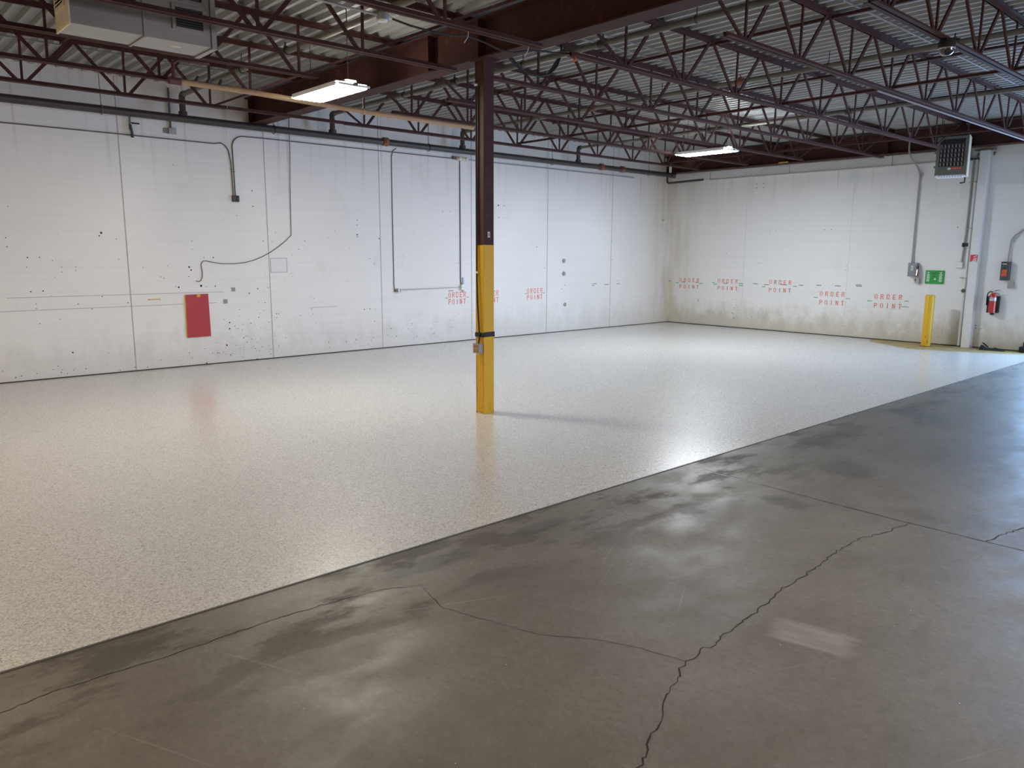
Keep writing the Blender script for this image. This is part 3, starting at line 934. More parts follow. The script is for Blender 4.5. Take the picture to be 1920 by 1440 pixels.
PYM, PZM = 11.43, 3.535
mp = thing('sprinkler_main', (6, PYM, PZM), 'thick dark sprinkler pipe running the length of the left wall below the roof', 'pipe')
MB().tube([(X0 + 0.1, PYM, PZM), (15.42, PYM, PZM + 0.008)], 0.052, 14).build('pipe', M['darkpipe'], mp, smooth=True)
h = [3.07, 5.46, 8.35, 11.45, 14.6]
for x in h:
    b = MB()
    ring_hanger(b, (x, PYM, PZM), 0.064, 0, ZD)
    b.build('hanger', M['greypipe'] if x < 4 or x > 11 else M['darkpipe'], mp, smooth=True)
for x in (7.45, 12.95, 13.65):
    b = MB().tube([(x - 0.05, PYM, PZM + .012), (x + 0.05, PYM, PZM + .012)], 0.070, 14)
    b.box((x - 0.03, PYM - 0.085, PZM - 0.02), (x + 0.03, PYM + 0.085, PZM + 0.045))
    b.build('coupling', M['rustfit'], mp, 0.006)
b = MB().tube([(15.42, PYM, PZM + .006), (15.50, PYM, PZM + .003), (15.56, PYM - 0.05, PZM + 0.0)], 0.060, 12)
b.build('elbow', M['darkpipe'], mp, smooth=True)
b = MB().tube([(15.30, PYM - 0.01, PZM + .02), (15.30, PYM - 0.01, PZM - 0.16), (15.33, PYM - 0.04, PZM - 0.185), (15.62, 10.63, PZM - 0.135)], 0.026, 10)
b.build('drain_branch', M['darkpipe'], mp, smooth=True)
b = MB().tube([(15.30, PYM - 0.09, PZM + .05), (15.30, PYM - 0.09, PZM + 0.24)], 0.03, 10)
b.build('capped_stub', M['white'], mp, smooth=True)
for x, zr in ((4.12, 3.86), (6.46, 3.88), (9.12, 3.88), (12.22, 3.88)):
    b = MB().tube([(x, PYM, PZM + 0.04), (x, PYM, zr - 0.02), (x, PYM - 0.02, zr), (x, PYM - 0.075, zr)], 0.042, 12)
    b.tube([(x, PYM, PZM + 0.04), (x, PYM, PZM + 0.10)], 0.060, 12)
    b.build('riser', M['darkpipe'], mp, smooth=True)
BR = [(4.12, 3.86, 'grey sprinkler pipe slung across the near joists between the duct and the column beam', M['greypipe']),
      (6.46, 3.88, 'grey sprinkler pipe slung across the joists just beyond the column beam', M['greypipe']),
      (9.12, 3.88, 'grey sprinkler pipe with a rusty fitting across the middle of the far bay', M['greypipe']),
      (12.22, 3.88, 'grey sprinkler pipe across the far bay nearest the far wall', M['greypipe'])]
for i, (x, z, lab, mt) in enumerate(BR):
    ye = -3.0 if i else 1.0
    t = thing('sprinkler_pipe', (x, 6, z), lab, 'pipe', 'sprinkler branch pipes')
    r = 0.033 if i < 3 else 0.026
    MB().tube([(x, PYM - 0.077, z), (x, ye, z)], r, 12).build('pipe', mt, t, smooth=True)
    for y in (9.4, 6.95, 4.55, 2.0):
        b = MB()
        ring_hanger(b, (x, y, z), r + 0.007, 1, ZD)
        b.build('hanger', M['darkpipe'], t, smooth=True)
    for y in (8.25, 5.72, 3.2):
        b = MB().tube([(x, y - 0.05, z), (x, y + 0.05, z)], r + 0.012, 12)
        b.tube([(x, y, z), (x, y, z + 0.06)], 0.02, 8)
        b.tube([(x, y, z + 0.06), (x, y, z + 0.095)], [0.008, 0.008], 8)
        b.disc((x, y, z + 0.097), 0.018, 2, 10)
        b.build('sprinkler_head', M['rustfit'] if (i == 2 and y > 4) else M['darkpipe'], t, smooth=True)

tp = thing('gas_pipe', (4.0, 8.66, 3.455), 'tan painted pipe running under a joist past the near lamp and behind the column', 'pipe')
MB().tube([(3.10, 8.66, 3.466), (3.9, 8.66, 3.466), (5.4, 8.66, 3.43), (7.1, 8.66, 3.425)], 0.030, 12).build('pipe', M['tan'], tp, smooth=True)
for x in (5.33,):
    b = MB()
    ring_hanger(b, (x, 8.66, 3.428), 0.038, 0, 3.598)
    b.build('hanger', M['cream'], tp, smooth=True)
b = MB().tube([(3.05, 8.66, 3.465), (3.05, 8.66, 3.64), (3.10, 8.66, 3.68), (3.42, 8.62, 3.69)], 0.020, 10)
b.tube([(3.00, 8.66, 3.465), (3.12, 8.66, 3.465)], 0.038, 12)
b.build('tee_fitting', M['maroonpipe'], tp, smooth=True)
b = MB()
for x in (3.30, 3.42, 3.55):
    b.tube([(x - 0.02, 8.66, 3.485), (x + 0.01, 8.66, 3.545)], 0.020, 8)
b.build('shutoff_valve', M['brown_box'], tp, smooth=True)

# ------------------------------------------------------------------ duct
DX0, DX1, DY0, DY1, DZ0, DZ1 = 1.66, 2.72, 6.79, 7.17, 3.395, 3.965
d = thing('air_duct', (2.2, 7.0, DZ0), 'grey sheet metal duct with grilles hung between the joists near the left wall', 'duct')
MB().box((DX0, DY0, DZ0), (2.185, DY1, DZ1)).build('near_section', M['ductgrey'], d, 0.003)
MB().box((2.19, DY0, DZ0), (DX1, DY1, DZ1)).build('far_section', M['ductgrey'], d, 0.003)
MB().box((2.178, DY0 - 0.012, DZ0 - 0.010), (2.197, DY1 + 0.012, DZ1)).build('seam_flange', M['galv'], d, 0.002)
MB().box((DX1, DY0 - 0.015, DZ0 - 0.012), (DX1 + 0.045, DY1 + 0.015, DZ1)).build('end_collar', M['galv'], d, 0.003)
MB().box((DX0 - 0.012, DY0 - 0.01, DZ0 - 0.008), (DX0, DY1 + 0.01, DZ1)).build('end_panel', M['cream'], d, 0.002)
gr = MB()
y0, y1, z0, z1 = DY0 + 0.09, DY1 - 0.07, DZ0 + 0.16, DZ1 - 0.03
gr.box((DX0 - 0.016, y0, z0), (DX0 - 0.0121, y1, z1))
e = gr.build('end_grille', M['dark'], d)
b = MB()
for a in ((y0 - 0.03, y0), (y1, y1 + 0.03)):
    b.box((DX0 - 0.024, a[0], z0 - 0.03), (DX0 - 0.012, a[1], z1 + 0.03))
for a in ((z0 - 0.03, z0), (z1, z1 + 0.03)):
    b.box((DX0 - 0.024, y0, a[0]), (DX0 - 0.012, y1, a[1]))
n = 14
for k in range(n):
    z = z0 + (z1 - z0) * (k + 0.5) / n
    b.bar((DX0 - 0.026, y0, z), (DX0 - 0.026, y1, z), 0.020, 0.004, side=(1, 0, 0.8))
b.build('grille_frame', M['cream'], e)
for q, (x0, x1, z0, z1) in enumerate(((2.435, 2.655, 3.515, 3.665), (2.435, 2.655, 3.735, 3.885))):
    e = MB().box((x0, DY0 - 0.004, z0), (x1, DY0 - 0.0005, z1)).build('side_grille', M['dark'], d)
    b = MB()
    for a in ((x0 - 0.03, x0), (x1, x1 + 0.03)):
        b.box((a[0], DY0 - 0.014, z0 - 0.026), (a[1], DY0 - 0.001, z1 + 0.026))
    for a in ((z0 - 0.026, z0), (z1, z1 + 0.026)):
        b.box((x0, DY0 - 0.014, a[0]), (x1, DY0 - 0.001, a[1]))
    b.build('grille_frame', M['ductgrey'], e, 0.002)
    b = MB()
    for k in range(8):
        z = z0 + (z1 - z0) * (k + 0.5) / 8
        b.bar((x0, DY0 - 0.010, z), (x1, DY0 - 0.010, z), 0.012, 0.0025, side=(0, 1, -0.7))
    for k in range(12):
        x = x0 + (x1 - x0) * (k + 0.5) / 12
        b.box((x - 0.001, DY0 - 0.007, z0), (x + 0.001, DY0 - 0.004, z1))
    b.build('grille_vane', M['darkgrey'], e)
MB().box((2.43, 6.92, DZ0 - 0.0022), (2.52, 6.96, DZ0 - 0.0004)).build('duct_sticker', M['cream'], d)
for x in (1.8, 2.6):
    MB().tube([(x, DY1 + 0.012, DZ0 + 0.1), (x, DY1 + 0.012, ZD)], 0.006, 6).build('hanger_rod', M['darkpipe'], d)

# ------------------------------------------------------------------ high bay fixtures


def fixture(x, y, z, mat, lab):
    f = thing('high_bay_light', (x, y, z), lab, 'light', 'lit ceiling fixtures')
    w, l = 0.37, 1.06
    b = MB()
    b.box((x - w / 2, y - l / 2 + 0.062, z + 0.045), (x + w / 2, y + l / 2 - 0.032, z + 0.052))
    b.box((x - 0.06, y - l / 2 + 0.062, z + 0.052), (x + 0.06, y + l / 2 - 0.032, z + 0.082))
    b.build('housing', M['white'], f, 0.003)
    r = MB()
    for k in range(7):
        c2 = x - w / 2 + w * k / 6
        hw = 0.010
        r.prof([(c2 - hw, z + 0.045), (c2 + hw, z + 0.045), (c2 + 0.001, z + 0.006), (c2 - 0.001, z + 0.006)], 1, y - l / 2 + 0.066, y + l / 2 - 0.036)
    r.build('reflector', M['reflector'], f)
    for s in (-1, 1):
        e = y + s * (l / 2 - 0.006)
        MB().box((x - w / 2, e - 0.006, z + 0.006), (x + w / 2, e + 0.006, z + 0.030)).build('lamp_holder', M['white'], f, 0.003)
        for q in (-1, 1):
            MB().box((x + q * w * 0.5 - 0.006, min(e, e - s * 0.07), z + 0.020), (x + q * w * 0.5 + 0.006, max(e, e - s * 0.07), z + 0.030)).build('side_rail', M['white'], f)
        MB().box((x - 0.02, y + s * (l / 2 + 0.018) - 0.018, z + 0.012), (x + 0.02, y + s * (l / 2 + 0.018) + 0.018, z + 0.038)).build('mount_bracket', M['darkgrey'], f, 0.002)
        MB().tube([(x, y + s * 0.40, z + 0.08), (x + 0.0, y + s * 0.40, ZD)], 0.004, 6).build('hanger_chain', M['darkpipe'], f)
    for k in range(6):
        c2 = x - w / 2 + w * (k + 0.5) / 6
        MB().tube([(c2, y - l / 2 + 0.014, z + 0.018), (c2, y + l / 2 - 0.014, z + 0.018)], 0.0135, 10).build('tube_lamp', mat, f, smooth=True)
    return f


fixture(4.42, 7.86, 3.40, M['lamp'], 'lit fluorescent fixture beside the column beam, left of the yellow column')
fixture(11.78, 7.98, 3.415, M['lampcool'], 'lit fluorescent fixture hanging near the far wall under the joists')

# ------------------------------------------------------------------ small items under the joists
jb = thing('junction_light', (3.46, 5.305, 3.46), 'small grey ceiling box with white lens beside the near joist, above the near lamp', 'ceiling box')
MB().lathe([(0.030, 3.50), (0.047, 3.495), (0.047, 3.462), (0.040, 3.452)], (3.46, 5.305, 0), seg=20).build('body', M['grey'], jb, smooth=True)
MB().lathe([(0.039, 3.452), (0.034, 3.440), (0.001, 3.436)], (3.46, 5.305, 0), seg=20).build('lens', M['lens'], jb, smooth=True)
MB().tube([(1.5, 5.305, 3.49), (3.00, 5.305, 3.485), (3.42, 5.305, 3.482)], 0.010, 8).build('conduit', M['conduit'], jb, smooth=True)
MB().tube([(3.505, 5.305, 3.48), (3.54, 5.305, 3.48)], 0.012, 8).build('connector', M['white'], jb, smooth=True)

hc = thing('hanging_cable', (4.3, 5.24, 3.45), 'black cable drooping along the near joist to the column beam', 'cable')
MB().tube([(3.54, 5.305, 3.48), (3.70, 5.285, 3.455), (3.90, 5.27, 3.443), (4.12, 5.262, 3.452), (4.25, 5.262, 3.475), (4.45, 5.262, 3.455), (4.62, 5.262, 3.425), (4.78, 5.262, 3.428), (4.95, 5.262, 3.475), (5.12, 5.262, 3.50), (5.34, 5.262, 3.515), (5.55, 5.262, 3.548), (5.72, 5.262, 3.556)], 0.0085, 8).build('cable', M['black'], hc, smooth=True)
b = MB()
b.tube([(4.245, 5.235, 3.50), (4.24, 5.23, 3.46), (4.19, 5.22, 3.40)], 0.0025, 6)
b.tube([(4.93, 5.235, 3.50), (4.92, 5.23, 3.47), (4.86, 5.21, 3.40)], 0.0025, 6)
b.build('cable_tie', M['white'], hc)
cl2 = MB().tube([(5.60, 6.36, 3.80), (5.82, 6.40, 3.69), (6.02, 6.40, 3.625), (6.20, 6.40, 3.62), (6.36, 6.40, 3.67), (6.47, 6.40, 3.77), (6.53, 6.40, 3.90), (6.54, 6.40, 4.02)], 0.012, 8)
tag(cl2.build('cable_loop', M['black'], smooth=True), 'loop of black cable hanging beside the top of the yellow column', 'cable')
tag(MB().lathe([(0.008, 0), (0.017, 0.003), (0.019, 0.016), (0.012, 0.026), (0.009, 0.04)], (5.49, 5.20, 3.462), seg=12).build('orange_fitting', M['orangedecal'], smooth=True), 'small orange pipe fitting under the joist just right of the column top', 'fitting')

dm = thing('dome_camera', (7.36, 2.62, 3.36), 'dark round dome under a joist at the upper right of the ceiling', 'dome')
MB().lathe([(0.02, 3.498), (0.055, 3.497), (0.068, 3.48), (0.068, 3.435), (0.062, 3.428)], (7.36, 2.64, 0), seg=28).build('housing', M['black'], dm, smooth=True)
MB().lathe([(0.062, 3.429), (0.060, 3.405), (0.050, 3.385), (0.030, 3.370), (0.002, 3.366)], (7.36, 2.64, 0), seg=28).build('dome', M['glass'], dm, smooth=True)
MB().lathe([(0.063, 3.430), (0.066, 3.426), (0.063, 3.418)], (7.36, 2.64, 0), seg=28).build('trim_ring', M['silver'], dm, smooth=True)

wc = MB().tube([(8.95, 3.89, 3.484), (9.4, 3.89, 3.484), (13.6, 3.89, 3.484), (15.3, 3.89, 3.484)], 0.011, 8)
tag(wc.build('white_conduit', M['paleconduit'], smooth=True), 'pale thin conduit strapped under the joist toward the upper right corner', 'conduit')
for y, x0, x1, lab in ((6.15, 5.9, 9.3, 'thin pale conduit under the roof deck beyond the column beam, left one of a pair'),
                       (5.88, 5.9, 9.3, 'thin pale conduit under the roof deck beyond the column beam, right one of a pair'),
                       (3.60, 7.4, 13.5, 'thin pale conduit under the roof deck near the dark dome'),
                       (10.4, -4.0, 4.9, 'thin conduit under the roof deck close to the left wall')):
    tag(MB().tube([(x0, y, ZD - 0.012), (x1, y, ZD - 0.012)], 0.008, 8).build('roof_conduit', M['dullconduit'], smooth=True), lab, 'conduit', 'conduits under the roof deck')

# ------------------------------------------------------------------ left wall equipment
W_ = YW - 0.013


def wp(L, y=W_):
    return [(u, y, z) for u, z in L]


def arc_pts(cx, cz, r, a0, a1, n=6):
    return [(cx + r * math.cos(math.radians(a0 + (a1 - a0) * k / n)), cz + r * math.sin(math.radians(a0 + (a1 - a0) * k / n))) for k in range(n + 1)]


ct = thing('wall_outlet', (4.92, YW, 2.45), 'dark outlet box on the left wall hung from two bent conduits', 'outlet')
MB().box((4.868, YW - 0.055, 2.45), (4.968, YW - 0.001, 2.545)).build('box', M['brown_box'], ct, 0.004)
b = MB()
for z in (2.475, 2.52):
    b.cbox((4.928, YW - 0.057, z), (0.034, 0.006, 0.030))
b.build('receptacle', M['black'], ct, 0.004)
MB().tube(wp([(-6, 3.285), (3.19, 3.285), (4.64, 3.28)] + arc_pts(4.70, 3.14, 0.165, 75, 5) + [(4.885, 3.0), (4.893, 2.545)], YW - 0.012), 0.0085, 8).build('left_conduit', M['darkconduit'], ct, smooth=True)
MB().tube(wp([(4.925, 2.545), (4.918, 3.2)] + arc_pts(5.09, 3.25, 0.175, 178, 95) + [(5.4, 3.43), (7.4, 3.43), (9.1, 3.432)], YW - 0.012), 0.0085, 8).build('right_conduit', M['darkconduit'], ct, smooth=True)
b = MB()
for u, z in ((4.885, 2.93), (4.921, 2.90)):
    b.box((u - 0.022, YW - 0.012, z - 0.008), (u + 0.022, YW - 0.0005, z + 0.008))
b.build('conduit_strap', M['conduit'], ct)

wr_ = MB().tube([(5.845, YW - 0.030, 4.0), (5.84, YW - 0.030, 3.3), (5.822, YW - 0.012, 2.6)] + wp([(5.81, 1.969), (5.70, 1.87), (5.568, 1.775), (5.45, 1.70), (5.311, 1.63), (5.17, 1.575), (5.029, 1.54), (4.86, 1.522), (4.653, 1.524), (4.52, 1.545), (4.42, 1.566), (4.374, 1.563), (4.343, 1.52), (4.348, 1.45), (4.356, 1.39), (4.348, 1.32), (4.32, 1.27), (4.29, 1.258), (4.258, 1.272)], YW - 0.010), 0.0065, 6)
tag(wr_.build('loose_wire', M['wire'], smooth=True), 'thin loose wire stapled down the left wall and curling above the red panel', 'wire')

rp = thing('red_board', (4.25, YW, 0.43), 'red rectangular board fixed low on the long white left wall', 'board')
b = MB()
b.loft([[(4.084, y, 1.071), (4.417, y, 1.076), (4.424, y, 0.437), (4.074, y, 0.434)] for y in (YW - 0.022, YW - 0.001)])
b.build('board', M['red'], rp, 0.002)
b = MB().loft([[(4.072, y, 1.062), (4.083, y, 1.071), (4.073, y, 0.434), (4.063, y, 0.44)] for y in (YW - 0.018, YW - 0.001)])
b.build('board_edge', M['ochre'], rp)
MB().box((4.248, YW - 0.0245, 1.032), (4.298, YW - 0.022, 1.074)).build('tape_tab', M['tape'], rp)

for u, z, s, lab in ((4.814, 1.130, 0.060, 'small bare grey patch on the left wall, upper one right of the red panel'), (4.680, 0.950, 0.066, 'small bare grey patch on the left wall, lower one right of the red panel')):
    tag(MB().cbox((u, YW - 0.003, z), (s, 0.006, s)).build('cover_plate', M['grout'], None, 0.002), lab, 'plate', 'grey plates by the red panel')
for u, z, r, lab in ((12.130, 1.539, 0.048, 'round grey cap on the left wall near the corner, top of three'), (12.135, 1.265, 0.048, 'round grey cap on the left wall near the corner, middle of three'), (12.184, 0.593, 0.042, 'round grey cap low on the left wall near the corner')):
    o = MB().lathe([(r, YW), (r, YW - 0.010), (r * 0.7, YW - 0.020), (0.002, YW - 0.021)], (u, 0, z), 1, 18)
    tag(o.build('pipe_cap', M['grout'], smooth=True), lab, 'cap', 'round caps on the left wall')

vv = thing('drain_valve', (3.49, YW, 3.25), 'small dark valve hanging under the sprinkler pipe on the left wall', 'valve')
MB().tube([(3.485, YW - 0.05, 3.60), (3.482, YW - 0.05, 3.42)], 0.013, 8).build('drop_pipe', M['greypipe'], vv, smooth=True)
MB().tube([(3.482, YW - 0.05, 3.42), (3.488, YW - 0.055, 3.36), (3.498, YW - 0.055, 3.33), (3.50, YW - 0.055, 3.25)], [0.018, 0.022, 0.016, 0.021], 10).build('valve_body', M['brown_box'], vv, smooth=True)
MB().tube([(3.50, YW - 0.06, 3.44), (3.60, YW - 0.06, 3.441)], 0.010, 8).build('handle', M['black'], vv, smooth=True)
MB().tube([(3.475, YW - 0.05, 3.45), (3.54, YW - 0.06, 3.445)], 0.006, 6).build('stem', M['greypipe'], vv, smooth=True)

jx = thing('junction_box', (4.04, YW, 3.35), 'square grey junction box on the left wall just under the sprinkler pipe', 'junction box')
MB().box((3.995, YW - 0.05, 3.352), (4.10, YW - 0.001, 3.435)).build('box', M['conduit'], jx, 0.003)
MB().box((3.93, YW - 0.006, 3.36), (3.99, YW - 0.001, 3.43)).build('back_plate', M['grout'], jx)
MB().tube([(4.03, YW - 0.025, 3.435), (4.03, YW - 0.025, 3.98)], 0.014, 8).build('conduit', M['darkconduit'], jx, smooth=True)

o1 = thing('white_outlet', (7.83, YW, 1.0), 'small white outlet on the left wall under a long thin wire, left of the column', 'outlet')
MB().box((7.815, YW - 0.05, 0.990), (7.890, YW - 0.001, 1.064)).build('box', M['white'], o1, 0.003)
b = MB()
for z in (1.012, 1.042):
    b.cbox((7.862, YW - 0.051, z), (0.022, 0.004, 0.018))
b.build('receptacle', M['darkgrey'], o1)
MB().box((7.755, YW - 0.04, 1.005), (7.812, YW - 0.001, 1.05)).build('side_box', M['darkconduit'], o1, 0.003)
MB().tube(wp([(7.86, 3.50), (7.79, 3.46), (7.757, 3.36), (7.752, 2.6), (7.752, 1.10), (7.765, 1.05)], YW - 0.008), 0.0075, 6).build('wire_drop', M['darkconduit'], o1, smooth=True)
MB().tube(wp([(7.89, 1.035), (9.25, 1.052)], YW - 0.012), 0.010, 8).build('conduit_run', M['conduit'], o1, smooth=True)
o2 = thing('white_switch_box', (9.30, YW, 1.0), 'white square box on the left wall at the end of a long vertical conduit', 'outlet')
MB().box((9.262, YW - 0.055, 0.998), (9.362, YW - 0.001, 1.100)).build('box', M['white'], o2, 0.004)
MB().tube(wp([(9.272, 3.40), (9.274, 1.16), (9.29, 1.10)], YW - 0.012), 0.009, 8).build('conduit', M['darkconduit'], o2, smooth=True)
MB().box((9.322, YW - 0.018, 0.945), (9.352, YW - 0.001, 1.235)).build('backing_strip', M['conduit'], o2)
ef = thing('wall_fixture', (9.3, YW, 3.40), 'cream oval wall fixture at the top of the conduit left of the column', 'fixture')
MB().box((9.15, YW - 0.10, 3.398), (9.43, YW - 0.001, 3.47)).build('body', M['cream'], ef, 0.03, seg=3)
for u in (9.21, 9.37):
    MB().lathe([(0.030, YW - 0.10), (0.034, YW - 0.115), (0.024, YW - 0.125), (0.002, YW - 0.125)], (u, 0, 3.432), 1, 14).build('lamp_head', M['white'], ef, smooth=True)
MB().box((9.09, YW - 0.05, 3.42), (9.15, YW - 0.001, 3.475)).build('end_fitting', M['darkconduit'], ef, 0.004)
tag(MB().tube(wp([(9.44, 3.435), (14.4, 3.435)], YW - 0.018), 0.012, 8).build('wall_conduit', M['conduit'], smooth=True), 'thin pale conduit along the top of the left wall beyond the column', 'conduit')

# ------------------------------------------------------------------ far wall equipment
F_ = XW
ds = thing('disconnect_switch', (XW, 5.9, 1.25), 'grey disconnect switch with a red handle on the far wall', 'switch box')
MB().box((XW - 0.12, 5.825, 1.285), (XW - 0.001, 5.985, 1.545)).build('cabinet', M['grey'], ds, 0.006)
MB().box((XW - 0.126, 5.85, 1.30), (XW - 0.119, 5.965, 1.53)).build('door', M['grey'], ds, 0.004)
b = MB()
for z, w2 in ((1.48, .05), (1.455, .035), (1.43, .05), (1.405, .04)):
    b.box((XW - 0.1275, 5.905 - w2 / 2, z - 0.007), (XW - 0.1262, 5.905 + w2 / 2, z + 0.007))
b.build('label_print', M['white'], ds)
MB().bar((XW - 0.10, 5.812, 1.42), (XW - 0.13, 5.808, 1.30), 0.022, 0.03, side=(0, 1, 0)).build('handle', M['redgloss'], ds, 0.003)
MB().cbox((XW - 0.08, 5.818, 1.43), (0.06, 0.012, 0.12)).build('handle_guide', M['darkgrey'], ds, 0.002)
MB().cbox((XW - 0.05, 5.815, 1.205), (0.07, 0.085, 0.10)).build('lower_box', M['silver'], ds, 0.004)
MB().cbox((XW - 0.088, 5.84, 1.22), (0.012, 0.03, 0.035)).build('lower_cover', M['darkgrey'], ds)
MB().tube([(XW - 0.04, 5.951, 1.545), (XW - 0.035, 5.948, 3.2), (XW - 0.06, 5.985, 3.33), (XW - 0.36, 6.02, 3.50), (XW - 0.385, 6.05, 3.62), (XW - 0.385, 6.06, 3.95)], 0.016, 8).build('conduit', M['conduit'], ds, smooth=True)
MB().tube([(XW - 0.03, 5.945, 3.12), (XW - 0.03, 5.90, 3.24)], 0.010, 8).build('conduit_branch', M['conduit'], ds, smooth=True)

gs = thing('green_sign', (XW, 5.53, 1.15), 'green safety sign with white panels on the far wall beside the grey switch', 'sign')
MB().box((XW - 0.030, 5.362, 1.156), (XW - 0.001, 5.688, 1.407)).build('board', M['green'], gs, 0.004)
b = MB()
for yc in (5.635, 5.415):
    b.loft([[(x, yc + 0.026, 1.372), (x, yc - 0.026, 1.372), (x, yc, 1.346)] for x in (XW - 0.033, XW - 0.030)])
    for k in range(8):
        z = 1.33 - k * 0.018
        wv = 0.030 - 0.004 * (k % 3)
        b.box((XW - 0.032, yc - wv, z - 0.006), (XW - 0.030, yc + wv, z + 0.005))
b.cbox((XW - 0.031, 5.51, 1.243), (0.003, 0.03, 0.03))
b.build('sign_print', M['white'], gs)
b = MB()
b.cbox((XW - 0.031, 5.525, 1.352), (0.002, 0.09, 0.016))
b.cbox((XW - 0.031, 5.530, 1.295), (0.002, 0.05, 0.02))
b.build('sign_dark_print', M['darkgrey'], gs)  # dark printed bars on the green board

bl = thing('bollard', (15.40, 5.42, 0), 'short yellow bollard standing on bare floor by the far wall', 'bollard')
MB().lathe([(0.083, 0.0), (0.083, 0.945), (0.076, 0.958), (0.05, 0.964), (0.002, 0.966)], (15.42, 5.41, 0), seg=28).build('post', M['yellow'], bl, smooth=True)
MB().lathe([(0.094, 0.002), (0.094, 0.008), (0.084, 0.010)], (15.42, 5.41, 0), seg=28).build('base_ring', M['crack'], bl)

pl_ = thing('wall_pilaster', (XW, 4.85, 0), 'white painted pilaster post on the far wall right of the bollard', 'pilaster')
MB().prof([(XW - 0.14, 4.775), (XW - 0.14, 4.92), (XW - 0.001, 4.935), (XW - 0.001, 4.76)], 2, 0.002, 3.54).build('post', M['wallwhite'], pl_, 0.004)
MB().box((XW - 0.15, 4.70, 3.545), (XW - 0.001, 5.02, 3.565)).build('cap_plate', M['darkconduit'], pl_, 0.002)
MB().tube([(XW - 0.01, 4.985, 3.49), (XW - 0.07, 4.985, 3.49), (XW - 0.08, 4.985, 3.43), (XW - 0.01, 4.985, 3.41)], 0.012, 8).build('eye_bolt', M['grey'], pl_, smooth=True)
MB().tube([(XW - 0.01, 4.715, 3.50), (XW - 0.07, 4.715, 3.50), (XW - 0.07, 4.715, 3.45)], 0.012, 8).build('bracket', M['darkgrey'], pl_, smooth=True)
rs = thing('red_sign', (XW - 0.14, 4.85, 1.57), 'small red and white sign on the white pilaster above the extinguisher', 'sign')
MB().box((XW - 0.145, 4.788, 1.572), (XW - 0.1405, 4.905, 1.702)).build('plate', M['redlabel'], rs)
b = MB()
for z0, z1, ya, yb in ((1.665, 1.685, 4.86, 4.80), (1.635, 1.648, 4.85, 4.795), (1.612, 1.625, 4.86, 4.80), (1.588, 1.598, 4.875, 4.795), (1.574, 1.580, 4.90, 4.795)):
    b.bar((XW - 0.1458, ya, z0), (XW - 0.1458, yb, z1), 0.012, 0.002, side=(0, 0, 1))
b.build('sign_print', M['white'], rs)

cp = thing('wall_conduit_run', (XW, 5.06, 1.0), 'pair of white painted pipes running down the far wall beside the pilaster', 'pipe')
MB().tube([(XW - 0.03, 5.045, 3.40), (XW - 0.03, 5.052, 2.2), (XW - 0.03, 5.075, 1.57)], 0.017, 8).build('left_pipe', M['conduit'], cp, smooth=True)
MB().tube([(XW - 0.035, 4.985, 3.40), (XW - 0.035, 4.985, 2.0), (XW - 0.035, 4.99, 0.02)], 0.022, 10).build('right_pipe', M['wallwhite'], cp, smooth=True)
b = MB()
b.box((XW - 0.06, 4.965, 3.40), (XW - 0.001, 5.10, 3.425))
b.build('top_bracket', M['darkgrey'], cp, 0.002)
for z in (2.18, 1.28, 3.0):
    MB().box((XW - 0.058, 4.95, z - 0.008), (XW - 0.001, 5.075, z + 0.008)).build('pipe_strap', M['conduit'], cp)
kn = MB().lathe([(0.02, XW - 0.03), (0.035, XW - 0.06), (0.035, XW - 0.08), (0.002, XW - 0.085)], (0, 4.99, 1.045), 0, 12)
kn.build('pipe_plug', M['darkgrey'], cp, smooth=True)
be = MB()
be.cbox((XW - 0.05, 5.07, 1.882), (0.06, 0.035, 0.075))
be.cbox((XW - 0.05, 5.01, 1.885), (0.05, 0.035, 0.062))
be.cbox((XW - 0.05, 5.04, 1.885), (0.04, 0.09, 0.03))
be.build('pipe_clamp', M['black'], cp, 0.004)
wbx = thing('white_wall_box', (XW, 5.1, 1.46), 'white square electrical box on the far wall beside the painted pipes', 'electrical box')
MB().box((XW - 0.07, 5.045, 1.462), (XW - 0.001, 5.160, 1.570)).build('box', M['white'], wbx, 0.006)
MB().box((XW - 0.074, 5.052, 1.469), (XW - 0.0695, 5.153, 1.563)).build('cover', M['white'], wbx, 0.003)

ms = thing('motor_starter', (XW, 4.34, 1.25), 'dark grey starter box with an orange label on the far wall above the extinguisher', 'switch box')
MB().box((XW - 0.11, 4.275, 1.255), (XW - 0.001, 4.410, 1.585)).build('cabinet', M['darkgrey'], ms, 0.008)
MB().box((XW - 0.116, 4.288, 1.27), (XW - 0.109, 4.400, 1.57)).build('door', M['darkgrey'], ms, 0.004)
MB().box((XW - 0.118, 4.318, 1.535), (XW - 0.1155, 4.385, 1.55)).build('name_strip', M['cream'], ms)
b = MB().lathe([(0.040, XW - 0.116), (0.040, XW - 0.1185)], (0, 4.343, 1.415), 0, 20)
b.cbox((XW - 0.117, 4.347, 1.355), (0.003, 0.085, 0.055))
b.build('orange_decal', M['orangedecal'], ms)
MB().lathe([(0.016, XW - 0.116), (0.016, XW - 0.132), (0.002, XW - 0.134)], (0, 4.345, 1.465), 0, 12).build('button', M['black'], ms, smooth=True)
MB().cbox((XW - 0.03, 4.245, 1.168), (0.055, 0.095, 0.11)).build('lower_box', M['conduit'], ms, 0.004)
MB().tube([(XW - 0.04, 4.325, 1.585), (XW - 0.03, 4.318, 1.90), (XW - 0.03, 4.31, 1.97), (XW - 0.03, 4.26, 2.045), (XW - 0.03, 4.12, 2.15), (XW - 0.03, 3.6, 2.5)], 0.013, 8).build('conduit', M['conduit'], ms, smooth=True)
MB().tube([(XW - 0.02, 4.275, 1.92), (XW - 0.02, 4.27, 1.98), (XW - 0.02, 4.20, 2.04)], 0.007, 8).build('ground_wire', M['conduit'], ms, smooth=True)

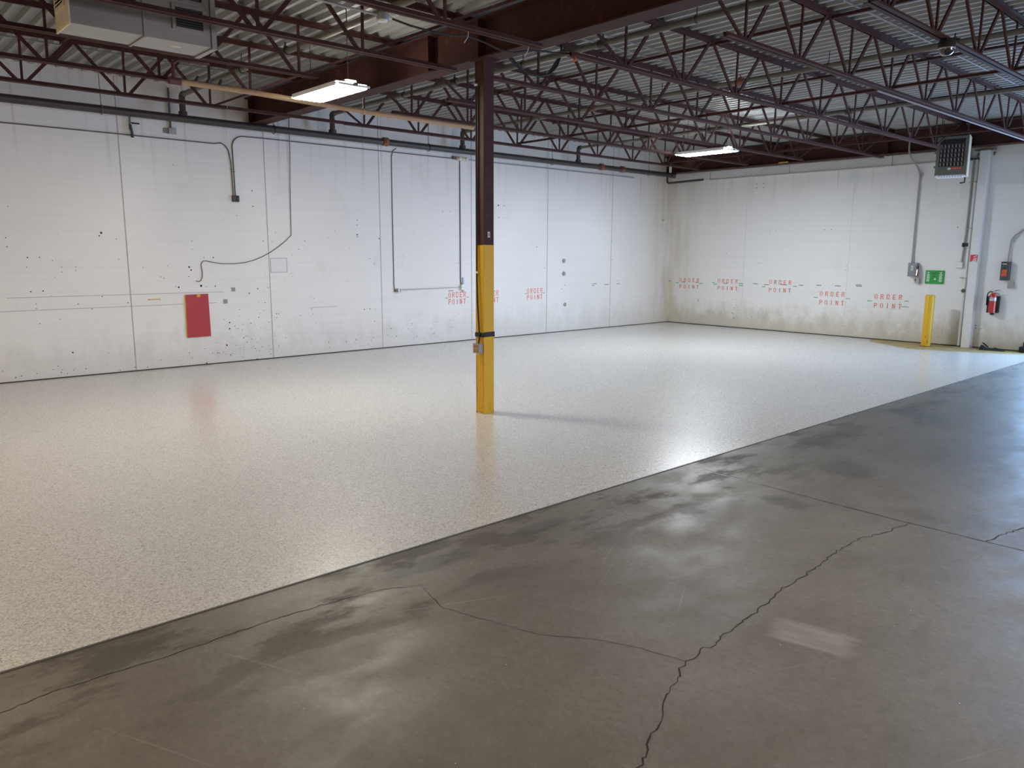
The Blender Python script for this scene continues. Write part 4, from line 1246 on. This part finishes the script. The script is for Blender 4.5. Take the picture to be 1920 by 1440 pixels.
ex = thing('fire_extinguisher', (XW, 4.475, 0.63), 'red fire extinguisher on a black bracket low on the far wall', 'fire extinguisher')
ey = 4.478
MB().box((XW - 0.10, ey - 0.088, 0.668), (XW - 0.001, ey + 0.090, 0.965)).build('bracket', M['black'], ex, 0.004)
MB().lathe([(0.05, 0.668), (0.060, 0.675), (0.060, 0.955), (0.050, 0.995), (0.026, 1.022), (0.018, 1.03)], (XW - 0.125, ey - 0.004, 0), seg=24).build('cylinder', M['redgloss'], ex, smooth=True)
MB().lathe([(0.0605, 0.885), (0.0610, 0.888), (0.0610, 0.945), (0.0602, 0.948)], (XW - 0.125, ey - 0.004, 0), seg=24).build('label_band', M['silver'], ex, smooth=True)
b = MB()
b.cbox((XW - 0.186, ey - 0.004, 0.905), (0.003, 0.07, 0.012))
b.build('label_print', M['white'], ex)
MB().lathe([(0.020, 1.028), (0.022, 1.034), (0.022, 1.058), (0.012, 1.062)], (XW - 0.125, ey - 0.004, 0), seg=14).build('valve', M['silver'], ex, smooth=True)
MB().bar((XW - 0.125, ey + 0.01, 1.055), (XW - 0.135, ey - 0.105, 1.085), 0.016, 0.010, side=(1, 0, 0)).build('top_lever', M['darkgrey'], ex, 0.002)
MB().bar((XW - 0.125, ey + 0.01, 1.045), (XW - 0.135, ey - 0.10, 1.01), 0.016, 0.010, side=(1, 0, 0)).build('carry_handle', M['darkgrey'], ex, 0.002)
MB().tube([(XW - 0.125, ey + 0.015, 1.042), (XW - 0.125, ey + 0.05, 1.05), (XW - 0.12, ey + 0.085, 1.02), (XW - 0.115, ey + 0.095, 0.96), (XW - 0.115, ey + 0.092, 0.80)], 0.010, 8).build('hose', M['black'], ex, smooth=True)
MB().cbox((XW - 0.10, ey - 0.006, 0.650), (0.05, 0.055, 0.036)).build('foot_bracket', M['black'], ex, 0.004)

db = thing('black_cloth', (15.70, 4.38, 0), 'crumpled black cloth lying on the floor at the foot of the far wall', 'cloth')
b = MB()
rnd = random.Random(4)
N, K = 12, 7
grid = []
for i in range(N):
    row = []
    for k in range(K):
        u, v = i / (N - 1), k / (K - 1)
        yy = 4.56 - 0.38 * u
        wv = 0.11 * (1 - 0.75 * u) + 0.03
        xx = 15.70 + (v - 0.5) * 2 * wv - 0.03 * u
        hh = 0.006 + 0.085 * math.sin(PI * v) * (1 - u) ** 0.6 * (0.55 + 0.45 * math.sin(9 * u + 3 * v)) + rnd.uniform(0, 0.010)
        if k in (0, K - 1):
            hh = 0.004
        row.append(b.bm.verts.new((xx, yy, max(hh, 0.004))))
    grid.append(row)
for i in range(N - 1):
    for k in range(K - 1):
        b.face([grid[i][k], grid[i + 1][k], grid[i + 1][k + 1], grid[i][k + 1]])
b.face([r[0] for r in grid] + [r[-1] for r in grid[::-1]])
b.build('cloth', M['blackcloth'], db, smooth=True)
MB().tube([(15.72, 4.46, 0.05), (15.75, 4.53, 0.10), (15.76, 4.57, 0.125)], [0.012, 0.014, 0.006], 8).build('strap_end', M['blackcloth'], db, smooth=True)
dp = thing('door_bumper', (15.75, 3.80, 0), 'black rubber block standing on the floor at the right edge of the far wall', 'bumper')
MB().prof([(15.68, 3.72), (15.86, 3.72), (15.86, 3.96), (15.78, 3.99), (15.70, 3.97)], 2, 0.003, 0.10).build('block', M['blackcloth'], dp, 0.015)
MB().prof([(15.74, 3.74), (15.86, 3.74), (15.86, 3.93), (15.76, 3.93)], 2, 0.10, 0.19).build('upper_block', M['blackcloth'], dp, 0.015)

# ------------------------------------------------------------------ unit heater
HX, HY0, HY1, HZ0, HZ1, HD = 14.92, 4.865, 5.345, 3.062, 3.725, 0.42
hu = thing('unit_heater', (HX, 5.1, HZ0), 'grey green unit heater with louvres hanging near the far wall', 'heater')
MB().box((HX + 0.02, HY0, HZ0 + 0.02), (HX + HD, HY1, HZ1)).build('cabinet', M['greygreen'], hu, 0.006)
f = MB()
f.box((HX, HY0, HZ0), (HX + 0.03, HY0 + 0.05, HZ1))
f.box((HX, HY1 - 0.05, HZ0), (HX + 0.03, HY1, HZ1))
f.box((HX, HY0 + 0.05, HZ0), (HX + 0.03, HY1 - 0.05, HZ0 + 0.155))
f.box((HX, HY0 + 0.05, HZ1 - 0.045), (HX + 0.03, HY1 - 0.05, HZ1))
f.build('front_frame', M['greygreen'], hu, 0.003)
o_ = MB().box((HX + 0.012, HY0 + 0.05, HZ0 + 0.155), (HX + 0.019, HY1 - 0.05, HZ1 - 0.045)).build('opening', M['dark'], hu)
z0, z1 = HZ0 + 0.155, HZ1 - 0.13
b = MB()
for k in range(6):
    z = z0 + (z1 - z0) * k / 5
    b.box((HX - 0.004, HY0 + 0.05, z - 0.004), (HX + 0.012, HY1 - 0.05, z + 0.004))
b.build('louvre_bar', M['darkgrey'], hu)
b = MB()
for k in range(7):
    y = HY0 + 0.05 + (HY1 - HY0 - 0.1) * (k + 0.5) / 7
    for r in range(5):
        zz = z0 + (z1 - z0) * (r + 0.5) / 5
        b.bar((HX - 0.002, y, zz - 0.026), (HX + 0.010, y + 0.006, zz + 0.026), 0.018, 0.012, side=(0.4, 1, 0))
b.build('louvre_vane', M['conduit'], hu)
MB().box((HX - 0.002, HY0 - 0.012, HZ0 - 0.012), (HX + HD, HY0, HZ1 + 0.01)).build('side_panel', M['cream'], hu, 0.002)
MB().box((HX + 0.0, HY0 + 0.01, HZ0 - 0.012), (HX + HD, HY1 - 0.01, HZ0 + 0.018)).build('bottom_pan', M['wallwhite'], hu, 0.002)
b = MB()
for k in range(9):
    y = HY0 + 0.07 + k * 0.042
    b.bar((HX + 0.03, y, HZ0 - 0.0125), (HX + 0.14, y + 0.02, HZ0 - 0.0125), 0.018, 0.002, side=(0, 1, 0))
b.build('vent_slot', M['dark'], hu)
MB().box((HX - 0.0025, HY0 + 0.07, HZ0 + 0.105), (HX, HY0 + 0.235, HZ0 + 0.135)).build('warning_label', M['redlabel'], hu)
b = MB().box((HX - 0.0025, HY0 + 0.24, HZ0 + 0.100), (HX, HY0 + 0.285, HZ0 + 0.132))
b.build('rating_label', M['white'], hu)
b = MB()
for k in range(4):
    b.cbox((HX - 0.003, HY0 + 0.10 + k * 0.034, HZ0 + 0.120), (0.001, 0.022, 0.006))
b.build('label_print', M['cream'], hu)
b = MB()
for zz in (HZ0 + 0.16, HZ0 + 0.40):
    b.cbox((HX + 0.04, HY1 + 0.014, zz), (0.05, 0.028, 0.03))
b.build('side_latch', M['greygreen'], hu, 0.003)
for y in (HY0 + 0.04, HY1 - 0.04):
    for x in (HX + 0.08, HX + HD - 0.06):
        MB().tube([(x, y, HZ1 - 0.005), (x, y, ZD)], 0.007, 6).build('hanger_rod', M['darkpipe'], hu)
MB().tube([(HX + 0.1, HY1 + 0.0, HZ1 - 0.14), (HX + 0.1, HY1 + 0.05, HZ1 - 0.12), (HX + 0.09, HY1 + 0.08, HZ1 - 0.02), (HX + 0.08, HY1 + 0.14, HZ1 + 0.06)], 0.011, 8).build('flex_cable', M['conduit'], hu, smooth=True)
MB().tube([(HX + 0.3, HY0 + 0.03, HZ0 - 0.01), (HX + 0.3, HY0 + 0.03, HZ0 - 0.10), (HX + 0.3, HY0 + 0.10, HZ0 - 0.11)], 0.014, 8).build('gas_stub', M['darkpipe'], hu, smooth=True)

# the heater is swung a little toward the middle of the room
hu.rotation_euler = (0, 0, math.radians(14))

# ties carrying the bottom of the joist beside the left wall past the column beam
tie = MB().prof([(10.05, 3.502), (10.09, 3.502), (10.09, 3.507), (10.055, 3.507), (10.055, 3.54), (10.05, 3.54)], 0, 4.19, 5.893)
tag(tie.build('tie_bar', M['steel']), 'thin dark tie bar passing below the column beam near the left wall', 'tie bar')
